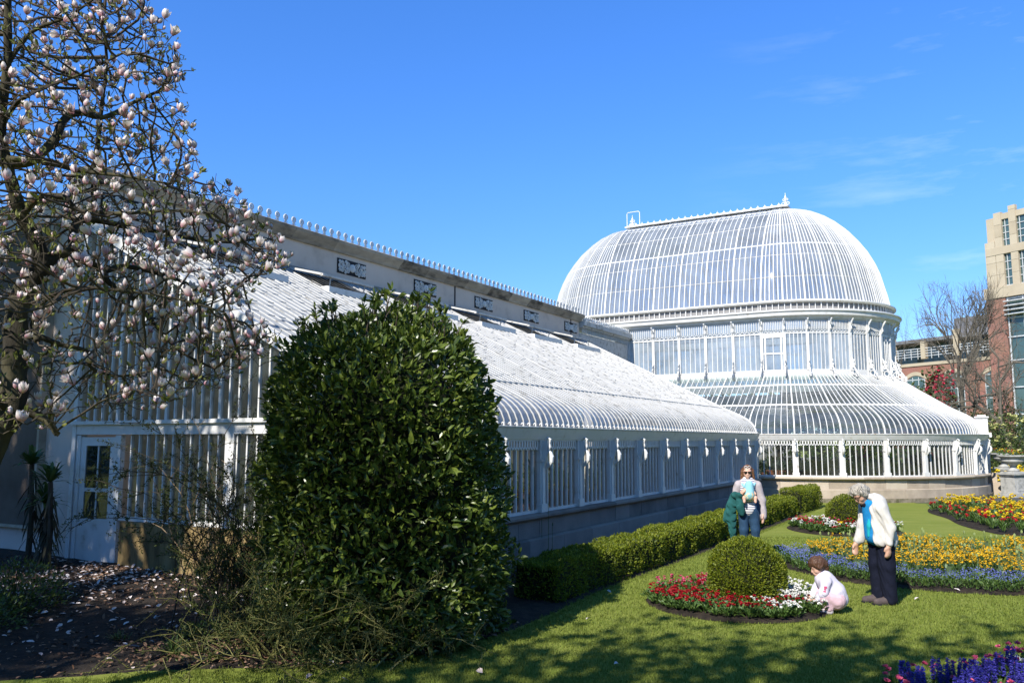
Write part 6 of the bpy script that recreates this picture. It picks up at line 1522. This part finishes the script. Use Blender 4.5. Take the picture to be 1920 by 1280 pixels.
def hair_strands(parent, C, R_, n, L_, w, mat, seed, name='hair', dirs=None, curl=.5):
    r = np.random.default_rng(seed); V = MB()
    for i in range(n):
        p = Vector(C[i % len(C)]) + Vector(r.normal(size=3)) * R_; d = Vector(dirs[i % len(dirs)]) if dirs is not None else Vector((0, 0, -1)); pts = [p]
        for j in range(4): d = (d + Vector(r.normal(size=3)) * curl * .5 + Vector((0, 0, -.25))).normalized(); pts.append(pts[-1] + d * L_ / 4)
        V.tube(pts, [w, w, w * .9, w * .7, w * .3], 4)
    return V.build(name, mat, parent, world=False)

# ---------------------------------------------------------------- woman with a baby in a sling (faces the camera; local -y is forward)
wp = Vector((4.32, 15.3, 0)); o = person(wp, math.atan2(wp.x, wp.y) * -.9, 'curly-haired woman in sunglasses and grey cardigan with a turquoise baby sling')
FW = (0, -1, 0)
hp, hq = head((0, -.03, 1.53), (0, -1, -.12), (0, 0, 1))
bodyP = hp + [((0, .0, 1.33), (0, -.015, 1.46), .055, .05)] + [((0, .005, 1.22), (0, .01, 1.0), .145, .13, (0, 1, 0), .68), ((0, .01, 1.0), (0, .015, .84), .13, .16, (0, 1, 0), .75), ((-.13, .01, 1.3), (.13, .01, 1.3), .065, .065)]
bodyP += chain([(-.1, .01, .86), (-.105, -.02, .46), (-.115, .03, .08)], [.095, .062, .042]) + chain([(.1, .01, .86), (.115, -.01, .46), (.125, .03, .08)], [.095, .062, .042])
bodyP += [((-.115, .03, .045), (-.135, -.13, .03), .045, .035), ((.125, .03, .045), (.145, -.13, .03), .045, .035)]
rArm = [(-.19, .01, 1.29), (-.265, .02, 1.05), (-.16, -.21, 1.12)]; lArm = [(.19, .01, 1.29), (.255, .02, 1.02), (.27, -.03, .78)]
bodyP += chain(rArm, [.05, .042, .028]) + chain(lArm, [.05, .04, .028]) + hand((-.15, -.225, 1.125), (.55, -.2, .8), (.6, .5, -.3), .95, .55, -1) + hand((.27, -.035, .77), (.02, -.1, -1), (-1, 0, 0), .95, .25, 1)
blob('body', bodyP, SK1, o, .008, .01)
blob('jeans', chain([(-.1, .012, .9), (-.107, -.015, .5), (-.117, .03, .1)], [.122, .085, .07]) + chain([(.1, .012, .9), (.117, -.01, .5), (.127, .03, .1)], [.122, .085, .07]) + [((-.06, .012, .85), (.06, .012, .85), .145, .145, (0, 1, 0), .95)], M_JEAN, o, .01, .016, folds(.004, 40, 1))
blob('striped_top', [((0, .0, 1.3), (0, .0, 1.0), .165, .155, (0, 1, 0), .72), ((0, .0, 1.0), (0, .003, .9), .155, .185, (0, 1, 0), .86)], stripes('white_navy_stripes', (.72, .7, .7), (.05, .045, .13), 24), o, .01, .015)
M_CARD = cloth('pale_grey_knit', (.42, .37, .37), .2, 40)
cd = chain([(-.195, .012, 1.29), (-.27, .025, 1.05), (-.2, -.13, 1.09)], [.078, .07, .055]) + chain([(.195, .012, 1.29), (.265, .025, 1.02), (.285, -.01, .74)], [.078, .07, .066])
cd += [((-.16, .05, 1.3), (-.19, .06, .9), .07, .06, (0, 1, 0), .9), ((.16, .045, 1.3), (.21, .05, .72), .07, .06, (0, 1, 0), .9), ((0, .09, 1.3), (0, .11, .75), .12, .17, (0, 1, 0), .45), ((-.12, -.02, 1.34), (-.06, .04, 1.38), .05, .05), ((.12, -.02, 1.34), (.06, .04, 1.38), .05, .05)]
blob('cardigan', cd, M_CARD, o, .01, .018, folds(.005, 32, 2))
def sling_mat():
    m, t = new_mat('turquoise_patterned_sling'); L = t.links.new; co = coords(t); sp = N(t, 'ShaderNodeSeparateXYZ'); L(co, sp.inputs[0]); v = N(t, 'ShaderNodeTexVoronoi', i_Scale=24); L(co, v.inputs[0])
    a = N(t, 'ShaderNodeMapRange'); a.inputs[1].default_value = 1.13; a.inputs[2].default_value = 1.2; L(sp.outputs[2], a.inputs[0]); r1 = ramp(t, [(.25, (.6, .36, .1)), (.4, (.7, .68, .5)), (.6, (.2, .42, .42))]); L(v.outputs[0], r1.inputs[0])
    mx = N(t, 'ShaderNodeMix', data_type='RGBA'); mx.inputs[7].default_value = (.24, .5, .56, 1); L(a.outputs[0], mx.inputs[0]); L(r1.outputs[0], mx.inputs[6]); p = N(t, 'ShaderNodeBsdfPrincipled'); p.inputs['Roughness'].default_value = .85; L(mx.outputs[2], p.inputs['Base Color']); q = N(t, 'ShaderNodeOutputMaterial'); L(p.outputs[0], q.inputs[0]); return m
sl = blob('baby_sling', [((.02, -.19, 1.3), (.02, -.2, 1.13), .085, .105), ((-.05, -.15, 1.08), (.09, -.15, 1.08), .06, .06), ((.07, -.14, 1.24), (.14, -.05, 1.33), .03, .022), ((-.04, -.14, 1.24), (-.12, -.05, 1.33), .03, .022)], sling_mat(), o, .008, .016)
o.scale = (.9, .95, 1.0)
baby = person(tuple(Matrix.Translation(wp) @ Matrix.Rotation(math.atan2(wp.x, wp.y) * -.9, 4, 'Z') @ Vector((.02, -.16, 1.05))), math.atan2(wp.x, wp.y) * -.9, 'baby in the turquoise sling with only its feet and hands showing')
MBody = [((0, -.03, .24), (0, -.02, .26), .068, .065), ((0, -.02, .2), (0, -.01, .05), .06, .07)]
for sd in (-1, 1): MBody += chain([(sd * .05, -.0, .04), (sd * .1, -.05, .03), (sd * .095, -.075, -.03)], [.04, .032, .022]) + [((sd * .095, -.08, -.04), (sd * .1, -.115, -.045), .02, .016)] + chain([(sd * .06, -.03, .15), (sd * .1, -.05, .1)], [.025, .02])
blob('body', MBody, SK1, baby, .007, .008)
M_GJ = cloth('dark_green_jacket', (.02, .1, .095), .45, 12)
jk = person  # (jacket is a thing carried on the arm)
jo = empty('jacket', tuple(Matrix.Translation(wp) @ Matrix.Rotation(math.atan2(wp.x, wp.y) * -.9, 4, 'Z') @ Vector((-.27, -.1, .35))), math.atan2(wp.x, wp.y) * -.9, 'dark green jacket hanging over the forearm of the woman with the baby', 'jacket')
J = lambda *P: [tuple(np.array(p) - np.array((-.27, -.1, .35))) for p in P]
jp = chain(J((-.25, -.1, 1.1), (-.31, -.12, .92), (-.33, -.1, .72), (-.31, -.1, .62)), [.06, .08, .092, .065], (0, 1, 0), .6) + chain(J((-.17, -.18, 1.1), (-.15, -.19, .93), (-.13, -.17, .8)), [.05, .065, .055], (0, 1, 0), .6) + chain(J((-.31, -.1, .66), (-.3, -.09, .48), (-.28, -.09, .34)), [.065, .055, .045]) + chain(J((-.24, -.13, 1.12), (-.14, -.2, 1.13)), [.055, .05]) + chain(J((-.36, -.1, .78), (-.4, -.1, .68)), [.07, .05])
blob('jacket_cloth', jp, M_GJ, jo, .009, .014, folds(.011, 45, 3))
M_BRHAIR = noisy('auburn_brown_hair', [(.2, (.06, .025, .012)), (.7, (.2, .095, .045))], 30, .5, .6, stretch=(1, 1, .3), bscale=60)
hb = [(hq(0, -.03, .04), hq(0, -.02, .03), .092, .09), (hq(-.085, -.03, -.0), hq(-.105, -.02, -.12), .045, .04), (hq(.085, -.03, -.0), hq(.105, -.02, -.12), .045, .04), (hq(0, -.075, 0), hq(0, -.085, -.14), .075, .055)]
ho = blob('hair', hb, M_BRHAIR, o, .008, .012, folds(.01, 90, 4)); a = np.linspace(0.15, 2 * PI - .15, 60)
hair_strands(o, [hq(math.sin(t) * .095, math.cos(t) * -.06 - .05 + 0 * t, .03) for t in np.linspace(-1.8, 1.8, 60)], .02, 150, .17, .007, M_BRHAIR, 5, 'curls', [(math.sin(t), .2, -.6) for t in np.linspace(-1.8, 1.8, 60)], .9)
g = MB()
for sd in (-1, 1): g.obox(hq(sd * .035, .094, .008), (.029, 0, 0), (0, .006, 0), (0, 0, .019)); g.bar(hq(sd * .064, .09, .012), hq(sd * .086, .0, .012), .006, .008)
g.bar(hq(-.01, .096, .012), hq(.01, .096, .012), .006, .006); g.build('sunglasses', M_LENS, o, world=False)
g = MB()
for sd in (-1, 1): g.ring(hq(sd * .033, .066, .098), (1, 0, 0), (0, -.5, .85), .026, .006, 10, 5)
g.bar(hq(-.007, .07, .1), hq(.007, .07, .1), .006, .006); g.build('spare_glasses', M_WHITE, o, world=False)

# ---------------------------------------------------------------- older woman in a pale jacket, looking down (local -x is forward)
gp_ = Vector((4.82, 11.05, 0)); ga = .12; o = person(gp_, ga, 'grey-haired woman in a pale jacket and navy trousers leaning over to watch the child')
hp, hq = head((-.235, 0, 1.405), (-.72, -.08, -.62), (-.62, 0, .75))
pel, chest, neck = (.03, 0, .86), (-.055, 0, 1.17), (-.1, 0, 1.31)
bodyP = hp + [(neck, (-.2, 0, 1.37), .055, .05), (chest, (-.02, 0, 1.0), .135, .135, (0, 1, 0), 1.0), ((-.02, 0, 1.0), pel, .135, .145), ((-.075, -.15, 1.23), (-.075, .15, 1.23), .065, .065)]
legsN = [(.03, -.085, .84), (.03, -.085, .46), (.055, -.085, .09)]; legsF = [(.03, .085, .84), (-.0, .085, .46), (.0, .09, .09)]
bodyP += chain(legsN, [.09, .06, .045]) + chain(legsF, [.09, .06, .045]) + [((.05, -.085, .05), (-.12, -.09, .035), .045, .038), ((0, .09, .05), (-.17, .09, .035), .045, .038)]
nArm = [(-.07, -.18, 1.22), (.03, -.22, .98), (.0, -.22, .78)]; fArm = [(-.08, .19, 1.22), (-.1, .23, .97), (-.2, .2, .76)]
bodyP += chain(nArm, [.048, .04, .027]) + chain(fArm, [.048, .04, .027]) + hand((.0, -.22, .76), (-.12, 0, -1), (-.5, .9, 0), .95, .35, 1) + hand((-.205, .2, .745), (-.3, 0, -1), (.2, -1, 0), .95, .4, -1)
blob('body', bodyP, SK2, o, .008, .01); eyes(hq, 1, o, M_WHITE, M_LENS)
blob('trousers', chain([(.035, -.08, .9), (.035, -.087, .5), (.06, -.087, .07)], [.125, .1, .088]) + chain([(.035, .08, .9), (.005, .087, .5), (.01, .09, .07)], [.125, .1, .088]) + [((.03, -.04, .92), (.03, .04, .92), .135, .135)], M_NAVY, o, .01, .016, folds(.005, 38, 5))
M_JK = cloth('off_white_jacket', (.6, .57, .52), .12, 10)
jp = [((.0, -.0, 1.24), (.055, 0, 1.0), .15, .165, (1, 0, 0), .75), ((.055, 0, 1.0), (.085, 0, .83), .165, .19, (1, 0, 0), .75), ((-.06, -.15, 1.24), (-.06, .15, 1.24), .085, .085), ((-.085, -.115, 1.2), (-.07, -.14, .82), .085, .085, (0, 1, 0), .6), ((-.09, .14, 1.18), (-.16, .17, .8), .075, .06, (0, 1, 0), .6),
      ((-.08, -.06, 1.34), (-.13, -.07, 1.37), .055, .045), ((-.07, .06, 1.34), (-.13, .06, 1.36), .05, .04), ((-.02, 0, 1.33), (.02, 0, 1.3), .075, .08)]
jp += chain([(-.06, -.175, 1.23), (.03, -.22, .99), (.0, -.222, .8)], [.075, .06, .05]) + chain([(-.08, .18, 1.22), (-.1, .22, .98), (-.19, .2, .79)], [.07, .058, .048])
blob('jacket', jp, M_JK, o, .009, .018, folds(.006, 36, 6))
blob('blue_top', [((-.075, -.01, 1.25), (-.05, -.01, .88), .135, .14, (0, 1, 0), .95)], cloth('bright_blue_fabric', (.015, .22, .5), .3), o, .01, .01)
blob('scarf', [((-.155, -.055, 1.27), (-.17, -.06, 1.0), .03, .035, (1, 0, 0), .6), ((-.17, -.06, 1.0), (-.175, -.05, .87), .035, .022, (1, 0, 0), .6)], cloth('turquoise_fabric', (.02, .4, .46), .3), o, .008, .008)
blob('collar', [((-.11, -.085, 1.31), (-.19, -.03, 1.26), .028, .026), ((-.19, -.03, 1.26), (-.19, .03, 1.26), .026, .026), ((-.19, .03, 1.26), (-.11, .085, 1.31), .026, .028)], M_NAVY, o, .008, .008)
M_GRHAIR = noisy('grey_hair', [(.2, (.2, .18, .145)), (.7, (.44, .4, .34))], 26, .55, .7, stretch=(1, 1, .35), bscale=60)
blob('hair', [(hq(0, -.035, .035), hq(0, .0, .055), .093, .085), (hq(0, -.09, -.02), hq(0, -.07, -.075), .06, .04), (hq(-.06, .0, .03), hq(-.075, -.02, -.03), .05, .035), (hq(.06, .0, .03), hq(.075, -.02, -.03), .05, .035), (hq(0, .05, .075), hq(.02, .075, .06), .045, .03)], M_GRHAIR, o, .008, .012, folds(.007, 95, 7))
hair_strands(o, [tuple(hq(math.sin(t) * .075, .03 * math.cos(t * 2), .09)) for t in np.linspace(-1.4, 1.4, 30)], .02, 50, .07, .0035, M_GRHAIR, 8, 'loose_hair', [(-.5, math.sin(t), -.2) for t in np.linspace(-1.4, 1.4, 30)], .6)
g = MB(); 
for sd in (-1, 1): c = Vector(hq(sd * .033, .098, .004)); g.ring(c, Vector(hq(1, 0, 0)) - Vector(hq(0, 0, 0)), Vector(hq(0, 0, 1)) - Vector(hq(0, 0, 0)), .024, .004, 12, 4); g.bar(hq(sd * .058, .094, .006), hq(sd * .088, -.005, .01), .005, .006)
g.build('glasses', M_LENS, o, world=False)
M_SHOE = cloth('grey_brown_shoe', (.11, .085, .08), .4, 20)
for (a, b) in (((.06, -.085, .05), (-.13, -.09, .04)), ((.01, .09, .05), (-.18, .09, .04))):
    s = blob('shoe', [(a, b, .055, .045), ((a[0], a[1], .08), (a[0] - .05, a[1], .07), .05, .045)], M_SHOE, o, .008, .01); sm = MB(); sm.box(b[0] - .045, a[0] + .055, a[1] - .045, a[1] + .045, .0, .022); sm.build('sole', M_DARK, s, world=False)

# ---------------------------------------------------------------- crouching toddler reaching into the white flowers (local -x is forward)
tp = Vector((3.88, 10.47, 0)); o = person(tp, -.15, 'small child in a pale top and pink trousers crouching to touch the white daisies')
hp, hq = head((-.085, 0, .555), (-.9, -.05, -.42), (-.4, 0, .9), .93)
bodyP = hp + [((-.03, 0, .42), (-.06, 0, .49), .045, .042), ((-.02, 0, .38), (.1, 0, .2), .095, .12), ((-.02, -.08, .39), (-.02, .08, .39), .05, .05)]
for sd in (-1, 1): bodyP += chain([(.1, sd * .07, .17), (-.06, sd * .1, .21), (.0, sd * .09, .05)], [.075, .055, .035]) + [((.01, sd * .09, .035), (-.08, sd * .1, .03), .032, .027)]
bodyP += chain([(-.02, -.115, .385), (-.06, -.135, .26), (-.13, -.1, .17)], [.042, .036, .024]) + chain([(-.02, .115, .385), (-.08, .13, .27), (-.16, .06, .19)], [.042, .036, .024]) + hand((-.135, -.098, .165), (-.6, .2, -.75), (-.2, .8, .2), .62, .5, 1) + hand((-.165, .057, .18), (-.6, -.2, -.6), (-.2, -.8, .2), .62, .5, -1)
blob('body', bodyP, SK1, o, .006, .008); eyes(hq, .9, o, M_WHITE, M_LENS)
tm = stripes('pale_lilac_top', (.64, .6, .66), (.64, .6, .66), 2)
tb = blob('top', [((-.015, 0, .4), (.09, 0, .24), .115, .14), ((.09, 0, .24), (.14, 0, .17), .14, .115), ((-.02, -.09, .39), (-.02, .09, .39), .065, .065)] + chain([(-.02, -.12, .385), (-.062, -.14, .26), (-.12, -.11, .185)], [.06, .052, .04]) + chain([(-.02, .12, .385), (-.082, .135, .27), (-.15, .065, .2)], [.06, .052, .04]), cloth('pale_lilac_jersey', (.6, .56, .64), .1, 14), o, .007, .012, folds(.003, 60, 8))
mk = MB(); 
for z, y, s in ((.335, -.187, .017), (.31, -.19, .012), (.285, -.193, .015)): mk.obox((-.045 - (.335 - z) * .3, y, z), (s, 0, 0), (0, .004, 0), (0, 0, s * .7))
mk.build('pink_print', F_PINK, tb, world=False)
blob('trousers', sum([chain([(.105, sd * .07, .175), (-.055, sd * .1, .215), (.0, sd * .092, .075)], [.1, .075, .055]) for sd in (-1, 1)], []) + [((.1, -.04, .16), (.1, .04, .16), .115, .115)], cloth('pale_pink_jersey', (.62, .42, .46), .12, 14), o, .007, .012, folds(.003, 60, 9))
for sd in (-1, 1): blob('shoe', [((.015, sd * .09, .035), (-.09, sd * .1, .03), .042, .034)], cloth('pale_shoe', (.5, .44, .46), .3, 25), o, .006, .008)
M_BH = noisy('dark_brown_hair', [(.2, (.03, .013, .008)), (.7, (.11, .055, .03))], 26, .45, .6, stretch=(1, 1, .35), bscale=60)
blob('hair', [(hq(0, -.02, .035), hq(0, .0, .05), .094, .086), (hq(0, -.075, -.01), hq(0, -.08, -.06), .06, .04), (hq(-.055, .02, .05), hq(-.075, .0, -.005), .045, .03), (hq(.055, .02, .05), hq(.075, .0, -.005), .045, .03), (hq(0, .065, .07), hq(0, .08, .05), .035, .025)], M_BH, o, .006, .01, folds(.005, 100, 10))
